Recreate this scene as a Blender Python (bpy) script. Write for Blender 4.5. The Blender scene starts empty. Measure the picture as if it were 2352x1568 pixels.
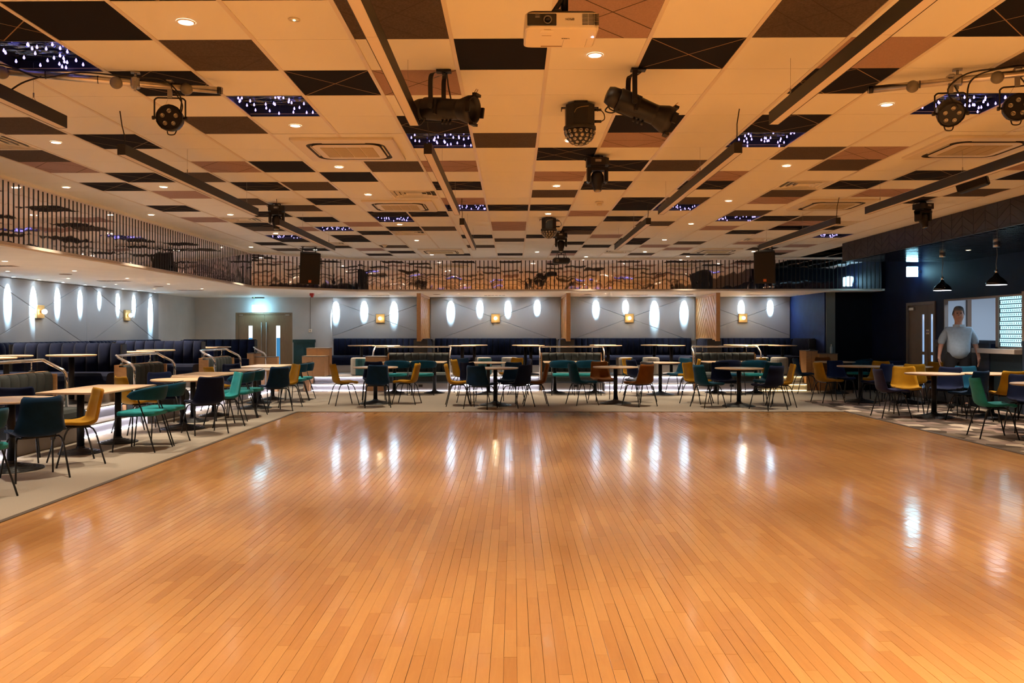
import bpy, math, random
from mathutils import Matrix, Vector
random.seed(7)
PI = math.pi
sc = bpy.context.scene
COL = sc.collection

# ------------------------------------------------------------------ camera, world, exposure
EYE = 1.46
YAW, ROLL = 0.0092, -0.0011
fw = Vector((-math.sin(YAW), math.cos(YAW), 0))
rt0 = Vector((math.cos(YAW), math.sin(YAW), 0))
up0 = Vector((0, 0, 1))
rt = rt0 * math.cos(ROLL) + up0 * math.sin(ROLL)
up = -rt0 * math.sin(ROLL) + up0 * math.cos(ROLL)
cam_data = bpy.data.cameras.new('camera')
cam = bpy.data.objects.new('camera', cam_data)
COL.objects.link(cam)
m = Matrix.Identity(4)
for i in range(3):
    m[i][0], m[i][1], m[i][2] = rt[i], up[i], -fw[i]
m[2][3] = EYE
cam.matrix_world = m
cam_data.sensor_width = 36.0
cam_data.lens = 36.0 * 1916.0 / 2352.0
cam_data.shift_x = (1176 - 1161.5) / 2352
cam_data.shift_y = (761.9 - 784) / 2352
cam_data.clip_end = 200
sc.camera = cam

w = bpy.data.worlds.new('world')
sc.world = w
w.use_nodes = True
w.node_tree.nodes['Background'].inputs[0].default_value = (0.5, 0.4, 0.35, 1)
w.node_tree.nodes['Background'].inputs[1].default_value = 0.03

sc.view_settings.view_transform = 'Standard'
sc.view_settings.look = 'None'
sc.view_settings.gamma = 1.0
sc.view_settings.use_curve_mapping = False
sc.view_settings.exposure = 1.25
sc.cycles.use_denoising = True
sc.cycles.max_bounces = 8
sc.cycles.diffuse_bounces = 4
sc.cycles.glossy_bounces = 4
sc.cycles.sample_clamp_indirect = 14.0
sc.cycles.caustics_reflective = False
sc.cycles.caustics_refractive = False

P_DOWN = 122.0        # ceiling downlights, W
P_SOFFIT = 130.0      # soffit downlights
P_WASH = 600.0        # wall washers
P_HALO = 6.5        # added fill spots imitating soft spill of the wall washers
P_STAR = 0.016         # star panels
WARM = (1.0, 0.84, 0.62)
WARM2 = (1.0, 0.80, 0.58)
COOL = (0.52, 0.82, 1.0)

# ------------------------------------------------------------------ room constants
ZC = EYE + 1.7735            # main ceiling
X0, Y0, T = 0.2263, 5.0605, 0.6
XL, XR, YB = -9.0, 8.95, 23.5
YF = -4.0
ZS = 2.44                    # low soffit
XFL, YFB = -5.78, 20.18      # mirror fascia planes
PLAT = 0.35

# ------------------------------------------------------------------ helpers
def lin(h):
    h = h.lstrip('#')
    out = []
    for i in (0, 2, 4):
        c = int(h[i:i + 2], 16) / 255
        out.append(c / 12.92 if c <= 0.04045 else ((c + 0.055) / 1.055) ** 2.4)
    return tuple(out)

MATS = {}
def M(name, col=(0.5, 0.5, 0.5), rough=0.5, metal=0.0, var=0.0, vscale=6.0, bump=0.0, bscale=40.0,
      coat=0.0, emit=None, estr=0.0, spec=0.5, sheen=0.0, stretch=None, sample=True):
    if name in MATS:
        return MATS[name]
    if isinstance(col, str):
        col = lin(col)
    mt = bpy.data.materials.new(name)
    mt.use_nodes = True
    nt = mt.node_tree
    b = nt.nodes['Principled BSDF']
    b.inputs['Base Color'].default_value = (*col, 1)
    b.inputs['Roughness'].default_value = rough
    b.inputs['Metallic'].default_value = metal
    b.inputs['Specular IOR Level'].default_value = spec
    b.inputs['Coat Weight'].default_value = coat
    b.inputs['Coat Roughness'].default_value = 0.08
    b.inputs['Sheen Weight'].default_value = sheen
    if emit is not None:
        b.inputs['Emission Color'].default_value = (*emit, 1)
        b.inputs['Emission Strength'].default_value = estr
    if var or bump:
        tc = nt.nodes.new('ShaderNodeTexCoord')
        src = tc.outputs['Object']
        if stretch:
            mp = nt.nodes.new('ShaderNodeMapping')
            mp.inputs['Scale'].default_value = stretch
            nt.links.new(src, mp.inputs[0])
            src = mp.outputs[0]
    if var:
        n = nt.nodes.new('ShaderNodeTexNoise')
        n.inputs['Scale'].default_value = vscale
        n.inputs['Detail'].default_value = 5
        nt.links.new(src, n.inputs['Vector'])
        r = nt.nodes.new('ShaderNodeValToRGB')
        r.color_ramp.elements[0].position = 0.3
        r.color_ramp.elements[1].position = 0.7
        r.color_ramp.elements[0].color = (*[c * (1 - var) for c in col], 1)
        r.color_ramp.elements[1].color = (*[min(1, c * (1 + var)) for c in col], 1)
        nt.links.new(n.outputs['Fac'], r.inputs[0])
        nt.links.new(r.outputs[0], b.inputs['Base Color'])
    if bump:
        n2 = nt.nodes.new('ShaderNodeTexNoise')
        n2.inputs['Scale'].default_value = bscale
        n2.inputs['Detail'].default_value = 3
        nt.links.new(src, n2.inputs['Vector'])
        bp = nt.nodes.new('ShaderNodeBump')
        bp.inputs['Strength'].default_value = bump
        bp.inputs['Distance'].default_value = 0.01
        nt.links.new(n2.outputs['Fac'], bp.inputs['Height'])
        nt.links.new(bp.outputs[0], b.inputs['Normal'])
    if not sample:
        mt.cycles.emission_sampling = 'NONE'
    MATS[name] = mt
    return mt

class MB:
    """collects faces; build() links them as ONE mesh object"""
    def __init__(self):
        self.v, self.f, self.mi, self.sm = [], [], [], []
        self.mat = 0
        self.X = None
    def vert(self, p):
        if self.X is not None:
            p = self.X @ Vector(p)
        self.v.append(tuple(p))
        return len(self.v) - 1
    def face(self, ids, smooth=False):
        self.f.append(tuple(ids)); self.mi.append(self.mat); self.sm.append(smooth)
    def poly(self, pts, smooth=False):
        self.face([self.vert(p) for p in pts], smooth)
    def box(self, x0, x1, y0, y1, z0, z1, bev=0.0):
        if bev:
            return self.bbox(x0, x1, y0, y1, z0, z1, bev)
        a = [self.vert(p) for p in ((x0, y0, z0), (x1, y0, z0), (x1, y1, z0), (x0, y1, z0),
                                    (x0, y0, z1), (x1, y0, z1), (x1, y1, z1), (x0, y1, z1))]
        for q in ((0, 3, 2, 1), (4, 5, 6, 7), (0, 1, 5, 4), (1, 2, 6, 5), (2, 3, 7, 6), (3, 0, 4, 7)):
            self.face([a[i] for i in q])
    def bbox(self, x0, x1, y0, y1, z0, z1, b):
        """box with chamfered edges: stacked chamfered rectangles"""
        def ring(d, z, c):
            xa, xb, ya, yb = x0 + d, x1 - d, y0 + d, y1 - d
            return [self.vert(p) for p in ((xa + c, ya, z), (xb - c, ya, z), (xb, ya + c, z), (xb, yb - c, z),
                                           (xb - c, yb, z), (xa + c, yb, z), (xa, yb - c, z), (xa, ya + c, z))]
        rings = [ring(b, z0, b * .6), ring(0, z0 + b, b), ring(0, z1 - b, b), ring(b, z1, b * .6)]
        for r0, r1 in zip(rings, rings[1:]):
            for i in range(8):
                j = (i + 1) % 8
                self.face((r0[i], r0[j], r1[j], r1[i]))
        self.face(rings[0][::-1]); self.face(rings[-1])
    def rings(self, rs, cap=True, smooth=True, closed=True):
        ids = [[self.vert(p) for p in r] for r in rs]
        n = len(ids[0])
        for a, b in zip(ids, ids[1:]):
            for i in range(n if closed else n - 1):
                j = (i + 1) % n
                self.face((a[i], a[j], b[j], b[i]), smooth)
        if cap:
            self.face(ids[0][::-1]); self.face(ids[-1])
    def cyl(self, p0, p1, r0, r1=None, n=12, cap=True, smooth=True):
        if r1 is None: r1 = r0
        self.tube([p0, p1], [r0, r1], n, cap, smooth)
    def tube(self, path, r, n=8, cap=True, smooth=True):
        path = [Vector(p) for p in path]
        if not isinstance(r, (list, tuple)): r = [r] * len(path)
        rs = []
        d = (path[1] - path[0]).normalized()
        ref = Vector((0, 0, 1)) if abs(d.z) < 0.9 else Vector((1, 0, 0))
        u = d.cross(ref).normalized()
        for i, p in enumerate(path):
            if i == 0: d = path[1] - path[0]
            elif i == len(path) - 1: d = path[-1] - path[-2]
            else: d = (path[i + 1] - p).normalized() + (p - path[i - 1]).normalized()
            d.normalize()
            u = (u - d * u.dot(d)).normalized()
            v = d.cross(u)
            rs.append([p + (u * math.cos(2 * PI * k / n) + v * math.sin(2 * PI * k / n)) * r[i] for k in range(n)])
        self.rings(rs, cap, smooth)
    def lathe(self, prof, n=24, c=(0, 0, 0), smooth=True):
        """prof: list of (radius, z), bottom to top"""
        rs = [[(c[0] + r * math.cos(2 * PI * k / n), c[1] + r * math.sin(2 * PI * k / n), c[2] + z) for k in range(n)] for r, z in prof]
        self.rings(rs, True, smooth)
    def prism(self, poly, z0, z1):
        a = [self.vert((x, y, z0)) for x, y in poly]
        b = [self.vert((x, y, z1)) for x, y in poly]
        n = len(a)
        for i in range(n):
            j = (i + 1) % n
            self.face((a[i], a[j], b[j], b[i]))
        self.face(a[::-1]); self.face(b)
    def grid(self, fn, nu, nv, smooth=True):
        ids = [[self.vert(fn(i / nu, j / nv)) for j in range(nv + 1)] for i in range(nu + 1)]
        for i in range(nu):
            for j in range(nv):
                self.face((ids[i][j], ids[i + 1][j], ids[i + 1][j + 1], ids[i][j + 1]), smooth)
        return ids
    def mesh(self, name, mats):
        me = bpy.data.meshes.new(name)
        me.from_pydata(self.v, [], self.f)
        for mt in (mats if isinstance(mats, (list, tuple)) else [mats]):
            me.materials.append(mt)
        me.polygons.foreach_set('material_index', self.mi)
        me.polygons.foreach_set('use_smooth', self.sm)
        me.update()
        return me
    def build(self, name, mats, parent=None, loc=None, rotz=None):
        o = bpy.data.objects.new(name, self.mesh(name, mats))
        COL.objects.link(o)
        if parent is not None: o.parent = parent
        if loc is not None: o.location = loc
        if rotz is not None: o.rotation_euler = (0, 0, rotz)
        return o

def put(name, me, parent=None, loc=(0, 0, 0), rot=(0, 0, 0)):
    o = bpy.data.objects.new(name, me)
    COL.objects.link(o)
    if parent is not None: o.parent = parent
    o.location = loc
    o.rotation_euler = rot
    return o

def tag(o, label=None, cat=None, group=None, kind=None):
    if label:
        label = label.strip()
        o['label'] = label
    if cat: o['category'] = cat
    if group: o['group'] = group
    if kind: o['kind'] = kind
    return o

def thing(name, label, cat, loc=(0, 0, 0), rotz=0.0, group=None):
    o = bpy.data.objects.new(name, None)
    o.empty_display_size = 0.1
    COL.objects.link(o)
    o.location = loc
    o.rotation_euler = (0, 0, rotz)
    return tag(o, label, cat, group)

def struct(name, mb, mats, label=None):
    o = mb.build(name, mats)
    return tag(o, label, None, None, 'structure')

def dup(root, loc, rotz, label, group=None):
    r = root.copy(); COL.objects.link(r)
    r.location = loc; r.rotation_euler = (0, 0, rotz)
    tag(r, label, None, group)
    for ch in list(root.children):
        c = ch.copy(); COL.objects.link(c); c.parent = r
        for g in list(ch.children):
            d = g.copy(); COL.objects.link(d); d.parent = c
    return r

def spot(parent, loc, power, col, size=100, blend=0.8, rad=0.03, rot=(0, 0, 0), name='lamp'):
    l = bpy.data.lights.new(name, 'SPOT')
    l.energy = power; l.color = col; l.spot_size = math.radians(size); l.spot_blend = blend; l.shadow_soft_size = rad
    o = bpy.data.objects.new(name, l); COL.objects.link(o)
    o.parent = parent; o.location = loc; o.rotation_euler = rot
    return o
def point(parent, loc, power, col, rad=0.03, name='lamp'):
    l = bpy.data.lights.new(name, 'POINT')
    l.energy = power; l.color = col; l.shadow_soft_size = rad
    o = bpy.data.objects.new(name, l); COL.objects.link(o)
    o.parent = parent; o.location = loc
    return o

ORD = ['first', 'second', 'third', 'fourth', 'fifth', 'sixth', 'seventh', 'eighth', 'ninth', 'tenth', 'eleventh', 'twelfth', 'thirteenth', 'fourteenth', 'fifteenth',
       'sixteenth', 'seventeenth', 'eighteenth', 'nineteenth', 'twentieth', 'twenty first']
def text_mesh(txt, size, name, mt, extrude=0.0006):
    cu = bpy.data.curves.new(name, 'FONT')
    cu.body = txt; cu.size = size; cu.align_x = 'CENTER'; cu.align_y = 'CENTER'; cu.extrude = extrude
    o = bpy.data.objects.new(name, cu); COL.objects.link(o)
    dg = bpy.context.evaluated_depsgraph_get()
    me = bpy.data.meshes.new_from_object(o.evaluated_get(dg))
    bpy.data.objects.remove(o)
    me.materials.clear(); me.materials.append(mt)
    return me
# ------------------------------------------------------------------ materials
WHITE = M('white paint', (0.92, 0.90, 0.87), 0.6, var=0.03, vscale=3)
TILE_W = M('white acoustic tile', (0.88, 0.885, 0.88), 0.9, bump=0.15, bscale=400, spec=0.2)
TILE_N = M('near black acoustic tile', (0.012, 0.012, 0.017), 0.95, bump=0.2, bscale=300, spec=0.15)
TILE_B = M('brown grey acoustic tile', (0.095, 0.075, 0.068), 0.95, var=0.22, vscale=90, bump=0.2, bscale=250, spec=0.15)
TILE_M = M('mauve acoustic tile', (0.40, 0.275, 0.26), 0.95, var=0.1, vscale=120, bump=0.2, bscale=300, spec=0.15)
LINE_T = M('tan tile joint', (0.33, 0.22, 0.13), 0.9)
LINE_D = M('dark tile joint', (0.05, 0.03, 0.022), 0.9)
TBAR = M('ceiling tee', (0.78, 0.72, 0.66), 0.35, spec=0.5)
BLACK = M('black powder coat', (0.008, 0.008, 0.009), 0.42, spec=0.4)
BLACKP = M('black plastic', (0.011, 0.010, 0.010), 0.5, var=0.2, vscale=20)
BLACKG = M('black gloss', (0.006, 0.006, 0.007), 0.15)
CHROME = M('chrome', (0.85, 0.85, 0.87), 0.07, 1.0)
ALU = M('brushed aluminium', (0.62, 0.58, 0.53), 0.32, 1.0, var=0.12, vscale=14)
STEEL = M('dull steel', (0.40, 0.39, 0.38), 0.4, 1.0)
GREYP = M('grey plastic', (0.20, 0.19, 0.18), 0.5)
CREAM = M('cream plastic', (0.80, 0.74, 0.64), 0.4)
MESHC = M('cream filter mesh', (0.52, 0.43, 0.27), 0.7, var=0.06, vscale=200)
DARKSLOT = M('dark slot', (0.02, 0.015, 0.01), 0.6)
LENS = M('clear lens', (0.35, 0.32, 0.28), 0.06, 0.6, coat=0.8)
LAMPW = M('lit downlight', (1, 1, 1), 0.5, emit=(1.0, 0.86, 0.62), estr=14, sample=False)
LAMPS = M('lit soffit downlight', (1, 1, 1), 0.5, emit=(1.0, 0.82, 0.55), estr=9, sample=False)
LAMPC = M('lit wall washer', (1, 1, 1), 0.5, emit=(0.75, 0.9, 1.0), estr=14, sample=False)
STARB = M('star bulb', (1, 1, 1), 0.5, emit=(0.36, 0.31, 1.0), estr=1.15, sample=False)
LEDW = M('white led strip', (1, 1, 1), 0.5, emit=(0.86, 0.84, 1.0), estr=15)
LEDY = M('warm led strip', (1, 1, 1), 0.5, emit=(1.0, 0.66, 0.24), estr=8)
DIFF = M('opal diffuser', (0.74, 0.68, 0.66), 0.5, spec=0.3)
OAK = M('pale oak', (0.50, 0.27, 0.115), 0.45, var=0.12, vscale=9, stretch=(1, 1, 9), bump=0.05, bscale=30)
OAKL = M('oak table laminate', (0.60, 0.41, 0.255), 0.4, var=0.08, vscale=5, stretch=(1, 10, 1))
OAKD = M('brown oak door', (0.27, 0.165, 0.085), 0.45, var=0.14, vscale=6, stretch=(8, 8, 0.7))
OAKS = M('golden oak slat', (0.62, 0.34, 0.12), 0.45, var=0.12, vscale=8)
NAVYV = M('navy velvet', (0.002, 0.005, 0.022), 0.85, var=0.25, vscale=8, spec=0.15, sheen=0.05)
OLIVE = M('olive grey wool', (0.046, 0.056, 0.058), 0.9, var=0.12, vscale=120, bump=0.1, bscale=300)
GWALL = M('grey plaster', (0.55, 0.55, 0.555), 0.85, var=0.04, vscale=3, bump=0.08, bscale=250)
GPANEL = M('grey felt panel', (0.33, 0.345, 0.365), 0.95, var=0.07, vscale=160, bump=0.1, bscale=400, spec=0.15)
NAVYW = M('navy paint', (0.003, 0.008, 0.034), 0.6, var=0.15, vscale=4, spec=0.15)
NAVYB = M('blue wall covering', (0.010, 0.024, 0.115), 0.7, spec=0.2, var=0.15, vscale=5)
DARKW = M('dark navy timber', (0.004, 0.004, 0.009), 0.7, var=0.2, vscale=6, spec=0.15)
TEALW = M('teal panelling', (0.006, 0.05, 0.055), 0.5)
GLASSL = M('pane with lit corridor behind', (0.8, 0.85, 0.9), 0.2, emit=(0.75, 0.92, 1.0), estr=1.1)
CARPET = M('beige carpet', (0.40, 0.345, 0.285), 0.98, var=0.18, vscale=220, bump=0.5, bscale=600, spec=0.05)
STEPC = M('grey step carpet', (0.30, 0.29, 0.30), 0.98, var=0.25, vscale=200, bump=0.5, bscale=500, spec=0.05)
DARKTRIM = M('dark floor trim', (0.10, 0.075, 0.055), 0.45)
BENCHB = M('pale bench plinth', (0.50, 0.47, 0.44), 0.6)
RED = M('red plastic', (0.35, 0.012, 0.008), 0.35)
ORANGE = M('orange badge', (0.75, 0.13, 0.02), 0.5)

FABRIC = {
    'mustard': M('mustard velvet', (0.36, 0.178, 0.004), 0.8, var=0.12, vscale=9, spec=0.15, sheen=0.06),
    'dark teal': M('dark teal velvet', (0.001, 0.021, 0.062), 0.8, var=0.2, vscale=9, spec=0.15, sheen=0.06),
    'navy': M('navy chair velvet', (0.0015, 0.006, 0.034), 0.8, var=0.2, vscale=9, spec=0.15, sheen=0.06),
    'green': M('sea green velvet', (0.014, 0.22, 0.24), 0.75, var=0.15, vscale=9, spec=0.15, sheen=0.06),
    'teal': M('teal velvet', (0.001, 0.050, 0.10), 0.8, var=0.15, vscale=9, spec=0.15, sheen=0.06),
    'rust': M('rust brown velvet', (0.17, 0.056, 0.005), 0.8, var=0.15, vscale=9, spec=0.15, sheen=0.06),
    'grey': M('grey velvet', (0.12, 0.13, 0.16), 0.8, var=0.12, vscale=9, spec=0.15, sheen=0.06),
    'violet grey': M('violet grey velvet', (0.016, 0.018, 0.062), 0.8, var=0.12, vscale=9, spec=0.15, sheen=0.06),
}

def mat_floor():
    mt = bpy.data.materials.new('maple dance floor'); mt.use_nodes = True
    nt = mt.node_tree; b = nt.nodes['Principled BSDF']
    L = nt.links.new
    at = nt.nodes.new('ShaderNodeAttribute'); at.attribute_name = 'tone'
    geo = nt.nodes.new('ShaderNodeNewGeometry')
    mp = nt.nodes.new('ShaderNodeMapping'); mp.inputs['Scale'].default_value = (38, 3.2, 1)
    add = nt.nodes.new('ShaderNodeVectorMath'); add.operation = 'MULTIPLY_ADD'
    add.inputs[1].default_value = (40, 71, 0); 
    L(at.outputs['Color'], add.inputs[0]); L(geo.outputs['Position'], add.inputs[2])
    L(add.outputs[0], mp.inputs[0])
    n = nt.nodes.new('ShaderNodeTexNoise'); n.inputs['Scale'].default_value = 1.0; n.inputs['Detail'].default_value = 6; n.inputs['Distortion'].default_value = 1.2
    L(mp.outputs[0], n.inputs['Vector'])
    r = nt.nodes.new('ShaderNodeValToRGB'); e = r.color_ramp.elements
    e[0].position = 0.0; e[0].color = (0.36, 0.135, 0.033, 1)
    e[1].position = 1.0; e[1].color = (0.66, 0.35, 0.115, 1)
    a = r.color_ramp.elements.new(0.25); a.color = (0.50, 0.22, 0.062, 1)
    a = r.color_ramp.elements.new(0.7); a.color = (0.60, 0.295, 0.09, 1)
    mx = nt.nodes.new('ShaderNodeMath'); mx.operation = 'MULTIPLY_ADD'; mx.inputs[1].default_value = 0.48
    sep = nt.nodes.new('ShaderNodeSeparateColor'); L(at.outputs['Color'], sep.inputs[0])
    sub = nt.nodes.new('ShaderNodeMath'); sub.operation = 'MULTIPLY_ADD'; sub.inputs[1].default_value = 0.50; sub.inputs[2].default_value = 0.08
    L(sep.outputs[0], sub.inputs[0])
    L(n.outputs['Fac'], mx.inputs[0]); L(sub.outputs[0], mx.inputs[2]); L(mx.outputs[0], r.inputs[0])
    # dark mineral streaks
    mp2 = nt.nodes.new('ShaderNodeMapping'); mp2.inputs['Scale'].default_value = (16, 1.6, 1); L(add.outputs[0], mp2.inputs[0])
    n2 = nt.nodes.new('ShaderNodeTexNoise'); n2.inputs['Detail'].default_value = 4; n2.inputs['Distortion'].default_value = 2.0; L(mp2.outputs[0], n2.inputs['Vector'])
    r2 = nt.nodes.new('ShaderNodeValToRGB'); r2.color_ramp.elements[0].position = 0.68; r2.color_ramp.elements[1].position = 0.80
    r2.color_ramp.elements[0].color = (0, 0, 0, 1); r2.color_ramp.elements[1].color = (0.6, 0.6, 0.6, 1)
    L(n2.outputs['Fac'], r2.inputs[0])
    mix = nt.nodes.new('ShaderNodeMix'); mix.data_type = 'RGBA'
    L(r2.outputs[0], mix.inputs['Factor']); L(r.outputs[0], mix.inputs['A']); mix.inputs['B'].default_value = (0.24, 0.085, 0.025, 1)
    L(mix.outputs['Result'], b.inputs['Base Color'])
    b.inputs['Roughness'].default_value = 0.42
    b.inputs['Specular IOR Level'].default_value = 0.35
    b.inputs['Coat Weight'].default_value = 1.0
    b.inputs['Coat Roughness'].default_value = 0.17
    b.inputs['Coat IOR'].default_value = 1.5
    n3 = nt.nodes.new('ShaderNodeTexNoise'); n3.inputs['Scale'].default_value = 2.2; n3.inputs['Detail'].default_value = 4
    L(geo.outputs['Position'], n3.inputs['Vector'])
    mr = nt.nodes.new('ShaderNodeMapRange'); mr.inputs['To Min'].default_value = 0.06; mr.inputs['To Max'].default_value = 0.19
    L(n3.outputs['Fac'], mr.inputs['Value']); L(mr.outputs[0], b.inputs['Coat Roughness'])
    n4 = nt.nodes.new('ShaderNodeTexNoise'); n4.inputs['Scale'].default_value = 9; n4.inputs['Detail'].default_value = 2
    L(geo.outputs['Position'], n4.inputs['Vector'])
    bp = nt.nodes.new('ShaderNodeBump'); bp.inputs['Strength'].default_value = 0.06; bp.inputs['Distance'].default_value = 0.02
    L(n4.outputs['Fac'], bp.inputs['Height']); L(bp.outputs[0], b.inputs['Coat Normal'])
    return mt
FLOORM = mat_floor()
GAPM = M('dark floor gap', (0.05, 0.022, 0.01), 0.8)

def mat_mirror():
    mt = bpy.data.materials.new('smoked wavy mirror'); mt.use_nodes = True
    nt = mt.node_tree; b = nt.nodes['Principled BSDF']; L = nt.links.new
    b.inputs['Base Color'].default_value = (0.96, 0.88, 0.92, 1); b.inputs['Metallic'].default_value = 1; b.inputs['Roughness'].default_value = 0.03
    geo = nt.nodes.new('ShaderNodeNewGeometry')
    mp = nt.nodes.new('ShaderNodeMapping'); mp.inputs['Scale'].default_value = (3.2, 3.2, 1.2); L(geo.outputs['Position'], mp.inputs[0])
    n = nt.nodes.new('ShaderNodeTexNoise'); n.inputs['Scale'].default_value = 1.0; n.inputs['Detail'].default_value = 1.5
    L(mp.outputs[0], n.inputs['Vector'])
    bp = nt.nodes.new('ShaderNodeBump'); bp.inputs['Strength'].default_value = 0.20; bp.inputs['Distance'].default_value = 0.03
    L(n.outputs['Fac'], bp.inputs['Height']); L(bp.outputs[0], b.inputs['Normal'])
    return mt
MIRROR = mat_mirror()

def mat_film():
    mt = bpy.data.materials.new('dark blue reflective film'); mt.use_nodes = True
    nt = mt.node_tree; b = nt.nodes['Principled BSDF']; L = nt.links.new
    b.inputs['Base Color'].default_value = (0.10, 0.15, 0.26, 1); b.inputs['Metallic'].default_value = 0.9; b.inputs['Roughness'].default_value = 0.12
    geo = nt.nodes.new('ShaderNodeNewGeometry')
    mp = nt.nodes.new('ShaderNodeMapping'); mp.inputs['Scale'].default_value = (4, 9, 4); L(geo.outputs['Position'], mp.inputs[0])
    n = nt.nodes.new('ShaderNodeTexNoise'); n.inputs['Scale'].default_value = 1.2; n.inputs['Detail'].default_value = 2; L(mp.outputs[0], n.inputs['Vector'])
    bp = nt.nodes.new('ShaderNodeBump'); bp.inputs['Strength'].default_value = 0.9; bp.inputs['Distance'].default_value = 0.06
    L(n.outputs['Fac'], bp.inputs['Height']); L(bp.outputs[0], b.inputs['Normal'])
    return mt
FILM = mat_film()

def mat_pattern():
    mt = bpy.data.materials.new('patterned carpet'); mt.use_nodes = True
    nt = mt.node_tree; b = nt.nodes['Principled BSDF']; L = nt.links.new
    geo = nt.nodes.new('ShaderNodeNewGeometry')
    mp = nt.nodes.new('ShaderNodeMapping'); mp.inputs['Scale'].default_value = (4.4, 3.4, 1); L(geo.outputs['Position'], mp.inputs[0])
    v = nt.nodes.new('ShaderNodeTexVoronoi'); v.inputs['Scale'].default_value = 1; v.inputs['Randomness'].default_value = 0.55; L(mp.outputs[0], v.inputs['Vector'])
    sep = nt.nodes.new('ShaderNodeSeparateColor'); L(v.outputs['Color'], sep.inputs[0])
    r = nt.nodes.new('ShaderNodeValToRGB'); r.color_ramp.interpolation = 'CONSTANT'; e = r.color_ramp.elements
    e[0].position = 0; e[0].color = (0.10, 0.075, 0.06, 1); e[1].position = 0.28; e[1].color = (0.19, 0.145, 0.11, 1)
    for p, c in ((0.5, (0.34, 0.24, 0.20)), (0.68, (0.60, 0.49, 0.38)), (0.86, (0.26, 0.20, 0.17))):
        a = e.new(p); a.color = (*c, 1)
    L(sep.outputs[0], r.inputs[0]); L(r.outputs[0], b.inputs['Base Color'])
    b.inputs['Roughness'].default_value = 0.98; b.inputs['Specular IOR Level'].default_value = 0.05
    return mt
PATTERN = mat_pattern()

# ------------------------------------------------------------------ room shell
mb = MB(); mb.box(XL - .2, XR + .2, YF, YB + .2, -0.25, -0.015)
floor = struct('floor', mb, GAPM, 'hall floor with maple dance floor and carpet surrounds')
DX0, DX1, DY1 = -3.93, 6.02, 15.2
# carpets
mb = MB(); mb.box(XL, DX0 - .05, YF, YB, -0.015, 0); mb.box(DX0 - .05, XR, DY1 + .05, YB, -0.015, 0)
mb.v = list(mb.v)
mb.build('carpet', CARPET, floor)
mb = MB(); mb.box(DX1 + .05, XR, YF, 17.8, -0.012, 0.003)
mb.build('patterned_carpet', PATTERN, floor)['label'] = 'brown, pink and cream patterned carpet'
mb = MB()
mb.box(DX0 - .05, DX0, YF, DY1 + .05, -.015, .006); mb.box(DX0 - .05, DX1 + .05, DY1, DY1 + .05, -.015, .006); mb.box(DX1, DX1 + .05, YF, DY1 + .05, -.015, .008)
mb.build('edge_strip', DARKTRIM, floor)
# dance floor boards
BW = 0.0588
boards = []
rnd = random.Random(3)
nrow = int((DX1 - DX0) / BW)
for i in range(nrow):
    x = DX0 + i * (DX1 - DX0) / nrow
    y = 2.0 - rnd.random() * 0.8
    while y < DY1:
        l = rnd.choice((0.32, 0.45, 0.55, 0.7, 0.85, 1.05)) * (0.85 + 0.3 * rnd.random())
        y1 = min(y + l, DY1)
        boards.append((x, x + (DX1 - DX0) / nrow, y, y1, rnd.random()))
        y += l
def add_board(mb, b):
    x0, x1, y0, y1, t = b
    g = 0.0004 if rnd.random() < .7 else 0.0010
    gy = 0.0006
    z = rnd.uniform(-0.0004, 0.0004)
    x0 += g; x1 -= g; y0 += gy; y1 -= gy
    c = 0.0008
    lo = [mb.vert(p) for p in ((x0, y0, -.014), (x1, y0, -.014), (x1, y1, -.014), (x0, y1, -.014))]
    mi = [mb.vert(p) for p in ((x0, y0, z - c), (x1, y0, z - c), (x1, y1, z - c), (x0, y1, z - c))]
    hi = [mb.vert(p) for p in ((x0 + c, y0, z), (x1 - c, y0, z), (x1 - c, y1, z), (x0 + c, y1, z))]
    for a, q in ((lo, mi), (mi, hi)):
        for k in range(4):
            j = (k + 1) % 4
            mb.face((a[k], a[j], q[j], q[k]))
    mb.face(hi)
    return 9
def tone_attr(me, tones):
    ca = me.color_attributes.new('tone', 'FLOAT_COLOR', 'CORNER')
    k = 0
    for p, t in zip(me.polygons, tones):
        for _ in range(p.loop_total):
            ca.data[k].color = (t, (t * 7.13) % 1, (t * 3.7) % 1, 1); k += 1
def in_view(b):
    yc = (b[2] + b[3]) / 2; xc = (b[0] + b[1]) / 2
    return yc > 3.35 and abs(xc) < 0.64 * yc
vis = sorted([b for b in boards if in_view(b)], key=lambda b: -((b[3] - b[2]) / max(b[2], 3.4) ** 3))
near = set(vis[:300])
rest = MB(); tones = []
for b in boards:
    if b in near:
        q = MB(); k = add_board(q, b)
        o = q.build('floor_board', FLOORM, floor)
        tone_attr(o.data, [b[4]] * k)
    else:
        k = add_board(rest, b); tones += [b[4]] * k
o = rest.build('floor_boards', FLOORM, floor); tone_attr(o.data, tones); o['kind'] = 'stuff'
mb = MB(); mb.box(DX0, DX1, YF, 2.0, -.015, -.0008); o = mb.build('floor_boards', FLOORM, floor); tone_attr(o.data, [.5] * 6); o['kind'] = 'stuff'

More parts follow.
